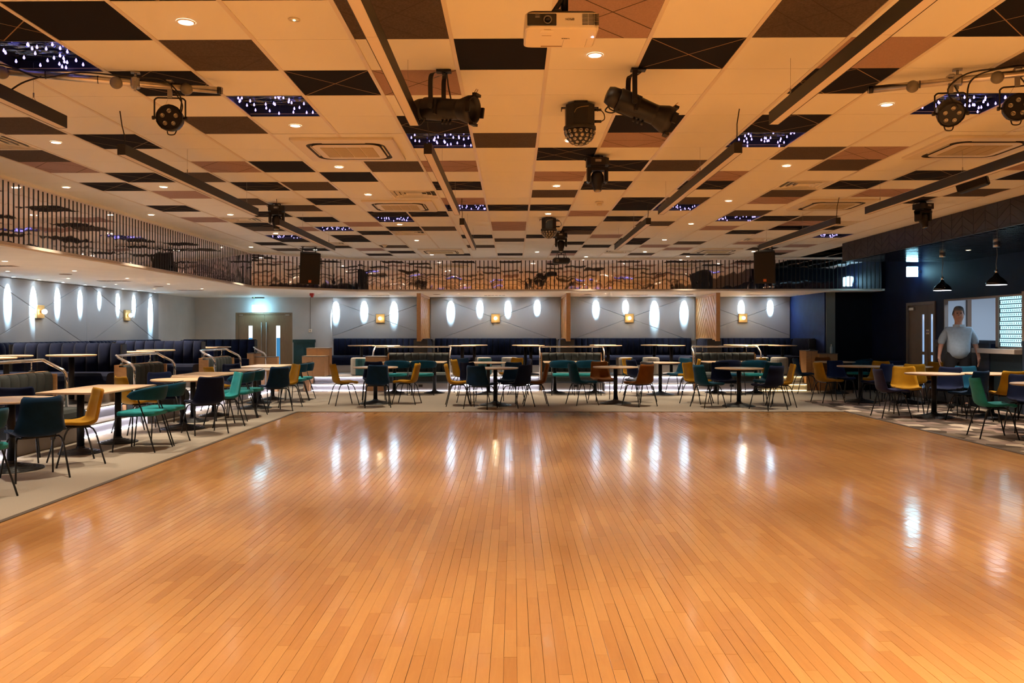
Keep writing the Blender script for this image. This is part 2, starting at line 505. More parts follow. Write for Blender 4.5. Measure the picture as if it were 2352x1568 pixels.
# walls
mb = MB(); mb.box(XL - .15, XL, YF, YB + .15, 0, ZC)
wall_left = struct('wall_left', mb, GWALL, 'grey left wall behind the raised banquettes')
DBX0, DBX1 = -7.86, -6.24      # back door opening
mb = MB()
mb.box(XL - .15, DBX0, YB, YB + .2, 0, ZC); mb.box(DBX1, XR + .15, YB, YB + .2, 0, ZC); mb.box(DBX0, DBX1, YB, YB + .2, 2.01, ZC)
wall_back = struct('wall_back', mb, GWALL, 'grey back wall behind the raised banquettes')
RDY0, RDY1 = 17.75, 19.03      # right door along Y
HY0, HY1 = 14.72, 17.40        # hatch along Y
HZ1 = 2.12
mb = MB()
mb.box(XR, XR + .18, YF, HY0, 0, ZC); mb.box(XR, XR + .18, HY0, HY1, 0, 1.045); mb.box(XR, XR + .18, HY0, HY1, HZ1, ZC)
mb.box(XR, XR + .06, HY1, RDY0, 0, ZC); mb.box(XR, XR + .18, RDY0, RDY1, 2.105, ZC); mb.box(XR, XR + .18, RDY1, YB, 0, ZC)
wall_right = struct('wall_right', mb, NAVYW, 'navy right wall with hatch and double door')
mb = MB(); mb.box(XL - .15, XR + .15, YF - .15, YF, 0, ZC)
struct('wall_rear', mb, M('rear wall', (0.10, 0.09, 0.09), 0.8), 'plain wall behind the camera')
# blue wing wall, grey pier and dark recess at the back right
mb = MB(); mb.box(7.77, 7.87, 20.9, YB, 0, ZS)
struct('wall_wing', mb, NAVYB, 'blue wing wall closing the right end of the banquettes')
mb = MB(); mb.box(7.80, 8.02, 20.86, 20.90, 0, ZS)
struct('trim_1', mb, M('grey pier', (0.16, 0.19, 0.20), 0.7), 'grey pier end beside the blue wing wall')
mb = MB(); mb.box(8.02, XR, 20.9, 21.0, 0, ZC)
struct('wall_recess', mb, DARKW, 'dark recess wall at the far right corner')

# low soffit with the mirror fascia
D0 = (XFL, 18.38); D1 = (-3.77, YFB)
mb = MB()
mb.prism([(XL, YF), (XFL, YF), D0, D1, (XR, YFB), (XR, YB), (XL, YB)], ZS, ZS + .05)
soffit = struct('ceiling_soffit', mb, WHITE, 'low white plaster ceiling over the raised seating')
TRIMM = M('satin warm trim', (0.62, 0.52, 0.44), 0.3, 0.3)
def fascia(name, p0, p1, label, count_from=None):
    p0 = Vector((*p0, 0)); p1 = Vector((*p1, 0))
    d = (p1 - p0); L = d.length; d.normalize()
    nrm = Vector((d.y, -d.x, 0))      # towards the dance floor (p0->p1 clockwise round the room)
    mb = MB()
    a, b = p0, p1
    mb.poly([(a.x, a.y, 2.487), (b.x, b.y, 2.487), (b.x, b.y, ZC - .035), (a.x, a.y, ZC - .035)])
    root = tag(mb.build(name, MIRROR), label, None, None, 'structure')
    # top and bottom trims
    for nm, z0, z1, t, mt in (('top_trim', ZC - .035, ZC + .03, .02, WHITE), ('ledge', ZS + .012, 2.487, .05, TRIMM), ('lip', ZS - .006, ZS + .012, .035, WHITE)):
        q = MB()
        pts = [a - nrm * .06, b - nrm * .06, b + nrm * t, a + nrm * t]
        q.prism([(p.x, p.y) for p in pts], z0, z1)
        q.build(nm, mt, root)
    q = MB(); hw = 0.0105
    q.box(-hw, hw, -.0015, .0035, 2.487, ZC - .035 - .012)
    me = q.mesh('slat', BLACK)
    n = int(L / 0.1)
    ang = math.atan2(d.y, d.x)
    for i in range(n):
        s = (i + .5) * L / n
        p = a + d * s + nrm * .002
        if p.y < 8.6 and name == 'trim_2':
            continue
        put('slat', me, root, (p.x, p.y, 0), (0, 0, ang))
    return root
fascia('trim_2', (XFL, YF), D0, 'long mirrored fascia with black slats above left seating')
fascia('trim_3', D0, D1, 'short angled mirrored fascia with black slats in far left corner')
fascia('trim_4', D1, (8.87, YFB), 'mirrored fascia with black slats across the back')

# dark bulkhead at the right
BX, BY = 6.64, 16.9
BZ = 2.863
mb = MB(); mb.box(BX + .03, XR, YF, BY, BZ + .012, ZC + .02)
bulk = struct('ceiling_bulkhead', mb, DARKW, 'dark navy bulkhead over the right side with herringbone boards')
# herringbone boards on its face (chevron V pattern), one part each
hb = 0.30
HERR = M('navy herringbone board', (0.013, 0.011, 0.026), 0.42, var=0.25, vscale=7)
y = BY
k = 0
while y > 6.2:
    for half in (0, 1):
        ya, yb = y - half * hb / 1, y - (half + 1) * hb
        zz = BZ - 0.25
        while zz < ZC + .05:
            s = 0.13
            # slanted strip clipped to the face
            def strip(z):
                return [(ya, z + (0 if half == 0 else .16)), (yb, z + (.16 if half == 0 else 0))]
            pts = [strip(zz)[0], strip(zz)[1], (strip(zz)[1][0], strip(zz)[1][1] + s - .006), (strip(zz)[0][0], strip(zz)[0][1] + s - .006)]
            pts = [(p[0], min(max(p[1], BZ), ZC)) for p in pts]
            if max(p[1] for p in pts) - min(p[1] for p in pts) > .02 and (abs(pts[0][1] - pts[3][1]) > .004 or abs(pts[1][1] - pts[2][1]) > .004):
                q = MB()
                i1 = [q.vert((BX, p[0] + (-.004 if j in (0, 3) else .004), p[1])) for j, p in enumerate(pts)]
                i2 = [q.vert((BX + .03, p[0] + (-.002 if j in (0, 3) else .002), p[1])) for j, p in enumerate(pts)]
                q.face(i1)
                for j in range(4):
                    jj = (j + 1) % 4
                    q.face((i1[j], i2[j], i2[jj], i1[jj]))
                q.build('board', HERR, bulk); k += 1
            zz += s
    y -= 2 * hb
# glossy underside boards running across, joined: seen from far away
GLOSSU = M('glossy navy ceiling boards', (0.006, 0.010, 0.026), 0.14, coat=0.3)
q = MB(); rnd2 = random.Random(5)
yy = BY; row = 0
while yy > 6.2:
    xx = BX + .03 + (row % 2) * .11
    while xx < XR:
        zt = rnd2.uniform(0, .006)
        x1 = min(xx + .215, XR - .002)
        if x1 - xx > .02:
            q.box(xx, x1, yy - .095, yy, BZ + zt * .5, BZ + .012)
        xx += .22
    yy -= .1; row += 1
o = q.build('underside_boards', GLOSSU, bulk); o['kind'] = 'stuff'
# ------------------------------------------------------------------ main ceiling: grid of 0.6 m tiles
mb = MB(); mb.box(XFL - .1, XR + .15, YF, YB, ZC + .30, ZC + .34)
ceiling = struct('ceiling', mb, WHITE, 'suspended tile ceiling of white, mauve, brown and black squares')
# far ceiling that closes it behind the camera
mb = MB(); mb.box(XFL, XR, YF, Y0 - 4 * T, ZC, ZC + .01); mb.box(6.83, XR, YF, YB - 3.3, ZC + .004, ZC + .012)
mb.build('plain_ceiling', TILE_W, ceiling)
TILES = {}
def cells(t, *ks):
    for j, k in ks: TILES[(j, k)] = t
cells('N', (-1,-5),(-1,-6),(-1,4),(0,-1),(0,1),(1,-5),(1,-3),(1,3),(3,-2),(3,1),(3,3),(4,-7),(5,0),(6,-5),(6,1),(7,-8),(7,-4),(7,7),(7,9),
      (8,-9),(8,-6),(8,-2),(8,1),(8,3),(8,6),(10,-5),(10,2),(10,8),(11,-9),(11,-1),(11,0),(11,2),(12,-7),(12,-4),(12,-3),(13,-6),(13,2),(13,6),
      (14,-8),(15,-4),(15,1),(15,8),(16,-5),(16,6),(17,-6),(17,-2),(17,0),(18,-8),(18,-6),(18,3),(19,-9),(19,1),(19,3),(20,-7),(20,2),
      (21,-8),(21,8),(21,11),(22,-5),(22,1),(23,-6),(23,-3),(23,-1),(23,6),(23,9),(23,11),(-2,-4),(-2,-3),(-3,1),(-3,-1),(-3,3))
cells('B', (-1,-2),(-1,2),(0,-4),(0,5),(3,-8),(3,-5),(4,-1),(5,-9),(5,4),(6,-3),(6,2),(6,5),(7,-7),(8,-5),(9,0),(9,5),(9,9),(10,-7),(10,3),
      (11,-6),(12,5),(13,7),(14,3),(15,-8),(15,-3),(16,1),(18,-1),(19,5),(20,-5),(20,-2),(21,-9),(23,4),(23,7),(-2,1),(-3,-5))
cells('M', (-1,0),(0,3),(1,-2),(4,1),(5,5),(6,-9),(6,-6),(6,-2),(6,8),(7,0),(7,3),(9,-8),(9,7),(10,-2),(10,5),(12,1),(13,-9),(14,-5),(14,-1),(14,7),
      (15,-7),(15,-1),(15,5),(17,2),(19,7),(20,4),(20,9),(21,-6),(21,5),(22,9),(23,1),(-2,-1),(-3,5))
cells('S', (0,-6),(2,-4),(2,5),(4,-2),(4,3),(11,-2),(11,3),(13,-4),(13,5),(15,-6),(15,7),(17,-8),(17,9))
cells('G', (4,-9),(9,-3),(8,5),(13,-8),(16,-4),(18,7),(19,-7),(22,3),(14,8))
AC = [(4,-4),(4,6),(10,-4),(10,6),(21,-4),(21,6)]
for j, k in AC: cells('A', (j,k),(j,k+1),(j+1,k),(j+1,k+1))
GROOVE = {   # line sets in tile units, from the few layouts the tiles repeat
    'X': [((0,0),(1,1)),((0,1),(1,0))],
    'D': [((.5,0),(1,.5)),((1,.5),(.5,1)),((.5,1),(0,.5)),((0,.5),(.5,0))],
    'V': [((0,.45),(.45,1)),((.2,0),(1,.8)),((.45,1),(1,.45))],
    'Z': [((0,.25),(.75,1)),((.25,0),(1,.75)),((0,.85),(.85,0))],
    'H': [((0,.5),(1,.5)),((0,.5),(.5,1)),((.5,1),(1,.5)),((.5,0),(1,.5))],
    '': []}
GKEY = {(-1,-6):'V',(0,1):'X',(1,-5):'D',(1,-3):'X',(1,3):'D',(3,-2):'D',(3,3):'D',(0,-4):'H',(-1,-2):'Z',(-1,0):'Z',(-1,2):'Z',(-1,4):'Z',(1,-2):'X',
        (3,-8):'H',(3,-5):'X',(4,-7):'V',(4,-1):'X',(4,1):'H',(5,0):'Z',(6,1):'X',(6,2):'Z',(7,0):'H',(8,1):'Z',(7,-8):'X',(10,2):'X',(7,7):'D',
        (-1,-5):'',(0,-1):'',(3,1):'',(6,-5):'',(5,4):'Z',(5,5):'Z',(6,5):'',(0,3):'',(6,-3):''}
def tile_xy(j, k): return X0 + T * k, Y0 + T * j
def tile_mesh(mb, x, y, groove, inset=.006, z=ZC + .004):
    mb.mat = 0
    mb.box(x + .012, x + T - .012, y + inset / 2, y + T - inset / 2, z, z + .016)
    mb.mat = 1
    for (a, b) in GROOVE[groove]:
        ax, ay, bx, by = (x + .014 + a[0] * (T - .028), y + .006 + a[1] * (T - .012), x + .014 + b[0] * (T - .028), y + .006 + b[1] * (T - .012))
        d = Vector((bx - ax, by - ay)); n = Vector((-d.y, d.x)).normalized() * .0035
        mb.poly([(ax + n.x, ay + n.y, z - .0008), (ax - n.x, ay - n.y, z - .0008), (bx - n.x, by - n.y, z - .0008), (bx + n.x, by + n.y, z - .0008)])
    mb.mat = 0
rnd = random.Random(11)
white = []
for j in range(-4, 25):
    for k in range(-10, 14):
        x, y = tile_xy(j, k)
        xc, yc = x + .3, y + .3
        if k >= 11 and j < 19: continue
        # behind the angled fascia
        if yc > 18.38 and xc < XFL + (yc - 18.38) * (D1[0] - D0[0]) / (D1[1] - D0[1]) - .35: continue
        t = TILES.get((j, k), 'W')
        if t == 'W': white.append((j, k)); continue
        if t in 'SAG': continue
        mb = MB()
        g = GKEY.get((j, k), rnd.choice(['X', 'D', 'Z', 'H', 'V', '']))
        tile_mesh(mb, x, y, g)
        nm, a, b = {'N': ('black_tile', TILE_N, LINE_T), 'B': ('brown_tile', TILE_B, LINE_D), 'M': ('mauve_tile', TILE_M, LINE_D)}[t]
        mb.build(nm, [a, b], ceiling)
white.sort(key=lambda c: (c[0] < -1, c[0]))
rest = MB()
mb0 = MB(); tile_mesh(mb0, 0, 0, ''); wme = mb0.mesh('white_tile', [TILE_W])
for i, (j, k) in enumerate(white):
    x, y = tile_xy(j, k)
    if i < 298: put('white_tile', wme, ceiling, (x, y, 0))
    else: tile_mesh(rest, x, y, '')
rest.build('white_tiles', [TILE_W], ceiling)['kind'] = 'stuff'
# tees: long runners and the strip at the far wall
for k in range(-10, 14):
    mb = MB(); x = X0 + T * k
    mb.box(x - .013, x + .013, Y0 - 4 * T, YFB, ZC - .001, ZC + .006)
    mb.build('ceiling_tee', TBAR, ceiling)
mb = MB()
for j in range(-4, 26):
    y = Y0 + T * j
    mb.box(XFL, 6.83, y - .0125, y + .0125, ZC + .0205, ZC + .024)
mb.build('cross_tee', TBAR, ceiling)['kind'] = 'stuff'
mb = MB(); mb.box(XFL, XR, Y0 + 25 * T, YFB + .02, ZC + .002, ZC + .01)
mb.build('margin_strip', TILE_W, ceiling)
mb = MB()
for j in range(-4, 26):
    for k in range(-10, 14):
        if TILES.get((j, k)) in ('S', 'A', 'G'): continue
        x, y = tile_xy(j, k)
        mb.poly([(x, y, ZC + .025), (x, y + T, ZC + .025), (x + T, y + T, ZC + .025), (x + T, y, ZC + .025)])
mb.build('tile_backing', M('tile back', (.5, .48, .45), .9), ceiling)['kind'] = 'stuff'

# ------------------------------------------------------------------ star light panels
mb = MB(); mb.lathe([(.0018, .017), (.004, .011), (.0065, .005), (.0075, 0), (.006, -.005), (.0025, -.008)][::-1], 10); bulb_me = mb.mesh('bulb', STARB)
star = sorted([c for c, t in TILES.items() if t == 'S'])
SNAME = {(0,-6): 'above the left pipe of stage lights', (2,-4): 'beside the left pipe end', (2,5): 'above the right pipe of stage lights',
         (4,-2): 'behind the left profile spotlight', (4,3): 'over the third light bar right of centre', (11,-2): 'beside the middle small air cassette',
         (11,3): 'at the far end of a right light bar', (13,-4): 'just behind the second left air cassette', (13,5): 'between two brown tiles right of centre',
         (15,-6): 'above the hanging left speaker', (15,7): 'beyond the right light bar, unlit', (17,-8): 'farthest left, beside the mirrored fascia', (17,9): 'farthest right, beside the navy bulkhead'}
for n, (j, k) in enumerate(star):
    x, y = tile_xy(j, k)
    r = random.Random(100 + n)
    lit = (j, k) != (15, 7)
    o = thing('starlight_panel', 'recessed %s star light panel %s' % ('blue' if lit else 'dark', SNAME[(j, k)]), 'light panel', (x + .3, y + .3, ZC), 0, 'starlight ceiling panels')
    mb = MB(); mb.poly([(-.3, -.3, .075), (-.3, .3, .075), (.3, .3, .075), (.3, -.3, .075)]); mb.build('reflective_film', FILM, o)
    mb = MB()
    for a, b, c, d in ((-.3, .3, -.3, -.288), (-.3, .3, .288, .3), (-.3, -.288, -.288, .288), (.288, .3, -.288, .288)):
        mb.box(a, b, c, d, .002, .075)
    mb.build('housing', M('dark blue housing', (.012, .018, .05), .35), o)
    nb = 28 if j < 6 else 22
    if lit:
        wires = MB()
        for i in range(nb):
            bx, by, bz = r.uniform(-.27, .27), r.uniform(-.26, .26), r.uniform(-.004, .03)
            put('bulb', bulb_me, o, (bx, by, bz))
            wires.cyl((bx, by, bz + .028), (bx + .01, by, .074), .0012, n=4)
        wires.build('wires', BLACK, o)['kind'] = 'stuff'
        for sx in (-.15, .15):
            point(o, (sx, 0, .035), P_STAR, (.16, .14, 1.0), .05)

# ------------------------------------------------------------------ downlights in the main ceiling
mb = MB(); mb.lathe([(.040, 0), (.040, .004)], 20); dl_lamp = mb.mesh('lamp_face', LAMPW)
mb = MB(); mb.rings([[(r_ * math.cos(2 * PI * q / 24), r_ * math.sin(2 * PI * q / 24), z) for q in range(24)] for r_, z in ((.040, .002), (.042, -.003), (.049, -.002), (.052, .003))], cap=False); dl_ring = mb.mesh('bezel', WHITE)
mb = MB(); mb.lathe([(.036, 0), (.036, .004)], 16); sl_lamp = mb.mesh('lamp_face', LAMPS); wl_lamp = mb.mesh('lamp_face', LAMPC)
mb = MB(); mb.rings([[(r_ * math.cos(2 * PI * q / 20), r_ * math.sin(2 * PI * q / 20), z) for q in range(20)] for r_, z in ((.036, .002), (.038, -.003), (.047, -.002), (.05, .003))], cap=False); sl_ring = mb.mesh('bezel', WHITE)
DL = [(-1,-4),(0,0),(3,-4),(4,-8),(4,0),(2,4),(6,-4),(6,4),(8,-10),(8,-8),(9,-4),(8,0),(8,8),(10,4),(12,-10),(12,-8),(16,-8),(14,-4),(12,0),(14,4),(12,8),
      (18,-4),(18,4),(16,8),(20,-10),(21,-8),(22,0),(22,4),(23,-4),(24,2),(24,6),(22,8)]
rows = {}
for j, k in DL: rows.setdefault(j, []).append(k)
rk = sorted(rows)
for ri, j in enumerate(rk):
    for ki, k in enumerate(sorted(rows[j])):
        x, y = tile_xy(j, k)
        rn = ORD[ri] + ' lit row from the camera'
        lab = 'round ceiling downlight, ' + ((ORD[ki] + ' from the left in the ') if len(rows[j]) > 1 else 'alone in the ') + rn
        o = thing('downlight', lab, 'downlight', (x + .3, y + .3, ZC), 0, 'ceiling downlights')
        put('lamp_face', dl_lamp, o); put('bezel', dl_ring, o)
        spot(o, (0, 0, -.02), P_DOWN, WARM, 70, .8, .05)
# unseen downlights added on the same grid to brighten the near floor and ceiling
for n, (j, k) in enumerate([(-5,-4),(-9,-4),(-4,0),(-8,0),(-2,4),(-6,4),(0,8),(0,-8),(-4,-8),(-4,8),(4,8)]):
    x, y = tile_xy(j, k)
    o = thing('downlight', 'added round ceiling downlight outside the view, number %s nearer the camera end' % ORD[n], 'downlight', (x + .3, y + .3, ZC), 0, 'ceiling downlights')
    put('lamp_face', dl_lamp, o); put('bezel', dl_ring, o)
    spot(o, (0, 0, -.02), P_DOWN * (3.4 if j <= -6 else 1.0), WARM, 95, .75, .05)  # rearmost ones boosted so their bounce lifts the near ceiling
# small green indicator in the white tile near the top
x, y = tile_xy(-1, -3)
o = thing('emergency_light', 'small round emergency fitting with a green glow in a white tile', 'emergency light', (x + .33, y + .27, ZC))
mb = MB(); mb.lathe([(.016, -.001), (.034, 0), (.034, .004)], 16); mb.build('body', CREAM, o)
mb = MB(); mb.lathe([(.006, -.004), (.008, -.001)], 10); mb.build('indicator', M('green led', (0, 1, .3), .5, emit=(.2, 1, .45), estr=4, sample=False), o)

# ------------------------------------------------------------------ cassettes, grilles, detectors
ACN = ['nearest left', 'nearest right, by the par lights', 'middle left', 'middle right', 'farthest left', 'farthest right']
def rrect(hw, r, z, n=6):
    pts = []
    for cx, cy, a0 in ((hw - r, hw - r, 0), (-hw + r, hw - r, PI / 2), (-hw + r, -hw + r, PI), (hw - r, -hw + r, 1.5 * PI)):
        for i in range(n + 1):
            a = a0 + i * PI / 2 / n
            pts.append((cx + r * math.cos(a), cy + r * math.sin(a), z))
    return pts
cas = []
for n, (j, k) in enumerate(AC):
    x, y = tile_xy(j, k)
    o = thing('ceiling_cassette', 'square cream air conditioning cassette, ' + ACN[n] + ' of the six', 'air conditioner', (x + T, y + T, ZC), 0, 'ceiling air cassettes')
    if not cas:
        mb = MB(); mb.rings([rrect(.60, .004, .004), rrect(.60, .004, .0)], cap=True, smooth=False); cas.append(('surround', mb.mesh('surround', TILE_W), []))
        mb = MB(); mb.rings([rrect(.475, .02, -.001)[::-1], rrect(.475, .02, -.022)[::-1], rrect(.462, .02, -.028)[::-1], rrect(.37, .13, -.030)[::-1]], cap=False, smooth=False); cas.append(('panel', mb.mesh('panel', CREAM), []))
        mb = MB(); mb.rings([rrect(.37, .13, -.030)[::-1], rrect(.345, .12, -.012)[::-1], rrect(.325, .11, -.012)[::-1], rrect(.318, .10, -.034)[::-1]], cap=False, smooth=False); cas.append(('air_slot', mb.mesh('air_slot', DARKSLOT), []))
        mb = MB(); mb.rings([rrect(.318, .10, -.034)[::-1], rrect(.312, .10, -.036)[::-1]], cap=True, smooth=False)
        cas.append(('inlet_frame', mb.mesh('inlet_frame', CREAM), []))
        mb = MB()
        for i in range(4):
            a = -.25 + i * .127
            mb.box(a + .002, a + .119, -.21, .21, -.040, -.034)
        cas.append(('filter_mesh', mb.mesh('filter_mesh', MESHC), []))
        mb = MB(); mb.box(-.2, .2, .333, .345, -.026, -.014); flap = mb.mesh('flap', CREAM)
    for nm, me, _ in cas: put(nm, me, o)
    for q in range(4): put('flap', flap, o, (0, 0, 0), (0, 0, q * PI / 2))
gmb = MB()
for hw0, hw1 in ((.285, .24), (.225, .18), (.165, .12), (.105, .06)):
    for q in range(4):
        gmb.X = Matrix.Rotation(q * PI / 2, 4, 'Z')
        gmb.box(-hw0, hw0, hw0 - .004, hw0, -.002, .004); gmb.poly([(-hw0, hw0, .002), (hw0, hw0, .002), (hw0 - .022, hw0 - .022, .030), (-hw0 + .022, hw0 - .022, .030)])
gmb.X = None
blade_me = gmb.mesh('louvre', WHITE)
mb = MB()
for q in range(4):
    mb.X = Matrix.Rotation(q * PI / 2, 4, 'Z'); mb.box(-.3, .3, .285, .3, -.004, .006)
mb.X = None; gfr = mb.mesh('frame', WHITE)
mb = MB(); mb.box(-.29, .29, -.29, .29, .034, .05); gbk = mb.mesh('duct_plate', DARKSLOT)
GN = {(4,-9): 'at the left edge beside a brown tile', (9,-3): 'in front of the middle left cassette', (8,5): 'in front of the middle right cassette', (13,-8): 'on the left behind the second light bar',
      (16,-4): 'behind the black tiles left of centre', (18,7): 'near the hanging right speaker', (19,-7): 'above the hanging left speaker', (22,3): 'closest to the back fascia, right of centre', (14,8): 'under the far right light bar'}
for (j, k) in sorted(GN):
    x, y = tile_xy(j, k)
    o = thing('air_grille', 'square white four way air grille ' + GN[(j, k)], 'air grille', (x + .3, y + .3, ZC), 0, 'ceiling air grilles')
    put('louvre', blade_me, o); put('frame', gfr, o); put('duct_plate', gbk, o)
def detector(x, y, z, lab):
    o = thing('smoke_detector', lab, 'smoke detector', (x, y, z))
    mb = MB(); mb.lathe([(.048, -.022), (.055, -.018), (.055, 0)], 18); mb.build('base', CREAM, o)
    mb = MB(); mb.lathe([(.016, -.052), (.034, -.048), (.036, -.038), (.03, -.022)], 18); mb.build('chamber', CREAM, o)
detector(1.18, 11.42, ZC, 'white domed smoke detector left of the black grooved tiles')
detector(-2.62, 16.95, ZC, 'white smoke detector near the far left black tiles')
detector(5.35, 17.4, ZC, 'white smoke detector beside the hanging right speaker')

# ------------------------------------------------------------------ suspended linear lights
BARS = [(-3.155, 2.3, 5.81, 'leftmost bar at the left edge, nearest the camera'), (-3.155, 6.69, 10.2, 'second bar of the left line'), (-3.155, 11.12, 14.6, 'farthest bar of the left line'),
        (-.685, 2.3, 5.78, 'nearest bar left of the projector'), (-.685, 6.69, 10.2, 'second bar left of centre'), (-.685, 11.12, 14.6, 'farthest short looking bar left of centre'),
        (1.80, 2.3, 5.78, 'nearest bar right of the projector'), (1.80, 6.69, 10.2, 'second bar right of centre'), (1.80, 11.12, 14.6, 'farthest bar right of centre'),
        (4.315, 6.69, 10.2, 'nearest bar of the right line, at the right edge'), (4.315, 11.12, 14.6, 'farthest bar of the right line, end lit blue')]
ZT, ZB = EYE + 1.515, EYE + 1.428
for x, ya, yb, lab in BARS:
    o = thing('linear_light', 'long black suspended light bar, unlit, ' + lab, 'light bar', (x, (ya + yb) / 2, ZB), 0, 'suspended light bars')
    L = (yb - ya) / 2; hw = .0325; h = ZT - ZB
    mb = MB()
    mb.box(-hw, -hw + .003, -L, L, 0, h); mb.box(hw - .003, hw, -L, L, 0, h); mb.box(-hw, hw, -L, L, h - .003, h)
    mb.build('profile', BLACK, o)
    mb = MB(); mb.box(-hw, hw, -L - .003, -L, 0, h); mb.build('end_cap', BLACKP, o)
    mb = MB(); mb.box(-hw, hw, L, L + .003, 0, h); mb.build('end_cap', BLACKP, o)
    for s in (-1, 1):
        mb = MB(); mb.box(-hw + .003, hw - .003, (-L if s < 0 else .002), (-.002 if s < 0 else L), .002, .006); mb.build('diffuser', DIFF, o)
    for yw in (-L + 1.36, L - .35):
        mb = MB(); mb.cyl((0, yw, h + .03), (0, yw, ZC - ZB), .0012, n=5); mb.cyl((0, yw, h + .03), (0, yw, h + .06), .005, n=6)
        mb.cyl((-.02, yw, h), (0, yw, h + .035), .0012, n=4); mb.cyl((.02, yw, h), (0, yw, h + .035), .0012, n=4)
        mb.build('hanging_wire', STEEL, o)
    if ya > 6:
        mb = MB(); mb.tube([(0, -L + .06, h), (.004, -L + .05, h + .07), (-.004, -L + .02, h + .15), (.002, -L - .03, ZC - ZB)], .0045, 6)
        mb.build('power_cord', BLACKP, o)
# ------------------------------------------------------------------ wall dressings
def split_panels(parent, u0, u1, z0, z1, uc, zc, slope, place, base=0):
    """four felt panels meeting along two diagonals through (uc, zc); place(u, z, depth) -> xyz"""
    g = .007; dep = .045
    def zl(u, s): return zc + s * (u - uc)
    polys = []
    # lines z = zc +- slope*(u-uc), clipped to the rectangle
    def end(s, u):
        z = zl(u, s)
        if z < z0: return (uc + (z0 - zc) / s, z0)
        if z > z1: return (uc + (z1 - zc) / s, z1)
        return (u, z)
    UL, UR, LL, LR = end(-slope, u0), end(slope, u1), end(slope, u0), end(-slope, u1)
    C = (uc, zc)
    left = [C, UL] + ([(u0, z1)] if UL[0] > u0 + 1e-4 else []) + ([(u0, z0)] if LL[0] > u0 + 1e-4 else []) + [LL]
    right = [C, LR] + ([(u1, z0)] if LR[0] < u1 - 1e-4 else []) + ([(u1, z1)] if UR[0] < u1 - 1e-4 else []) + [UR]
    top = [C, UR] + ([(u1, z1)] if UR[0] > u1 - 1e-4 else []) + ([(u0, z1)] if UL[0] < u0 + 1e-4 else []) + [UL]
    bot = [C, LL] + ([(u0, z0)] if LL[0] < u0 + 1e-4 else []) + ([(u1, z0)] if LR[0] > u1 - 1e-4 else []) + [LR]
    for P in (left, right, top, bot):
        cx = sum(p[0] for p in P) / len(P); cz = sum(p[1] for p in P) / len(P)
        def sh(p, k):
            d = math.hypot(p[0] - cx, p[1] - cz)
            f = max(0, 1 - k / max(d * .6, .05))
            return (cx + (p[0] - cx) * f, cz + (p[1] - cz) * f)
        mb = MB()
        r0 = [place(*sh(p, g * .5), 0) for p in P]; r1 = [place(*sh(p, g * .5), dep - .006) for p in P]; r2 = [place(*sh(p, g * 1.3), dep) for p in P]
        i0 = [mb.vert(p) for p in r0]; i1 = [mb.vert(p) for p in r1]; i2 = [mb.vert(p) for p in r2]
        n = len(P)
        for a, b in ((i0, i1), (i1, i2)):
            for i in range(n):
                j = (i + 1) % n; mb.face((a[i], a[j], b[j], b[i]))
        mb.face(i2)
        mb.build('felt_panel', GPANEL, parent)
BAYS_X = [(-5.10, -2.45, -3.74), (-2.33, 1.33, -.50), (1.45, 5.10, 3.25), (5.22, 7.76, 6.43)]
BAYS_Y = [(10.31, 13.87, 12.09), (13.87, 17.43, 15.65), (17.43, 20.98, 19.2)]
for a, b, c in BAYS_X: split_panels(wall_back, a, b, 1.2, ZS - .01, c, 1.84, .37, lambda u, z, d: (u, YB - d, z))
for a, b, c in BAYS_Y: split_panels(wall_left, a, b, 1.2, ZS - .01, c, 1.85, .37, lambda u, z, d: (XL + d, u, z))
# sconces: square brass plate holding one round bulb
BRASS = M('antique brass plate', (0.55, 0.36, 0.14), 0.35, 0.6)
BULBW = M('lit opal bulb', (1, 1, 1), .5, emit=(1.0, 0.80, 0.50), estr=5, sample=False)
def sconce(loc, rz, lab):
    o = thing('wall_sconce', lab, 'wall light', loc, rz, 'square wall sconces')
    mb = MB(); mb.box(-.125, .125, -.05, 0, -.125, .125, .008); mb.build('plate', BRASS, o)
    mb = MB(); mb.cyl((0, -.05, 0), (0, -.075, 0), .03, n=14); mb.build('bulb_holder', BRASS, o)
    mb = MB(); mb.X = Matrix.Translation((0, -.115, 0)) @ Matrix.Rotation(PI / 2, 4, 'X')
    mb.lathe([(.048 * math.sin(PI * (i + .3) / 9.6), -.048 * math.cos(PI * (i + .3) / 9.6)) for i in range(10)], 14); mb.build('bulb', BULBW, o)
    point(o, (0, -.19, 0), .8, (1, .78, .45), .04)
for (a, b, c), nm in zip(BAYS_X, ['first bay from the left', 'second bay from the left', 'third bay from the left', 'last bay by the blue wall']):
    sconce((c, YB - .045, 1.84), 0, 'square brass sconce with glowing bulb, back wall, ' + nm)
for (a, b, c), nm in zip(BAYS_Y[1:], ['nearer the left edge', 'nearer the back corner']):
    sconce((XL + .045, c, 1.85), PI / 2, 'square brass sconce with glowing bulb, left wall, ' + nm)
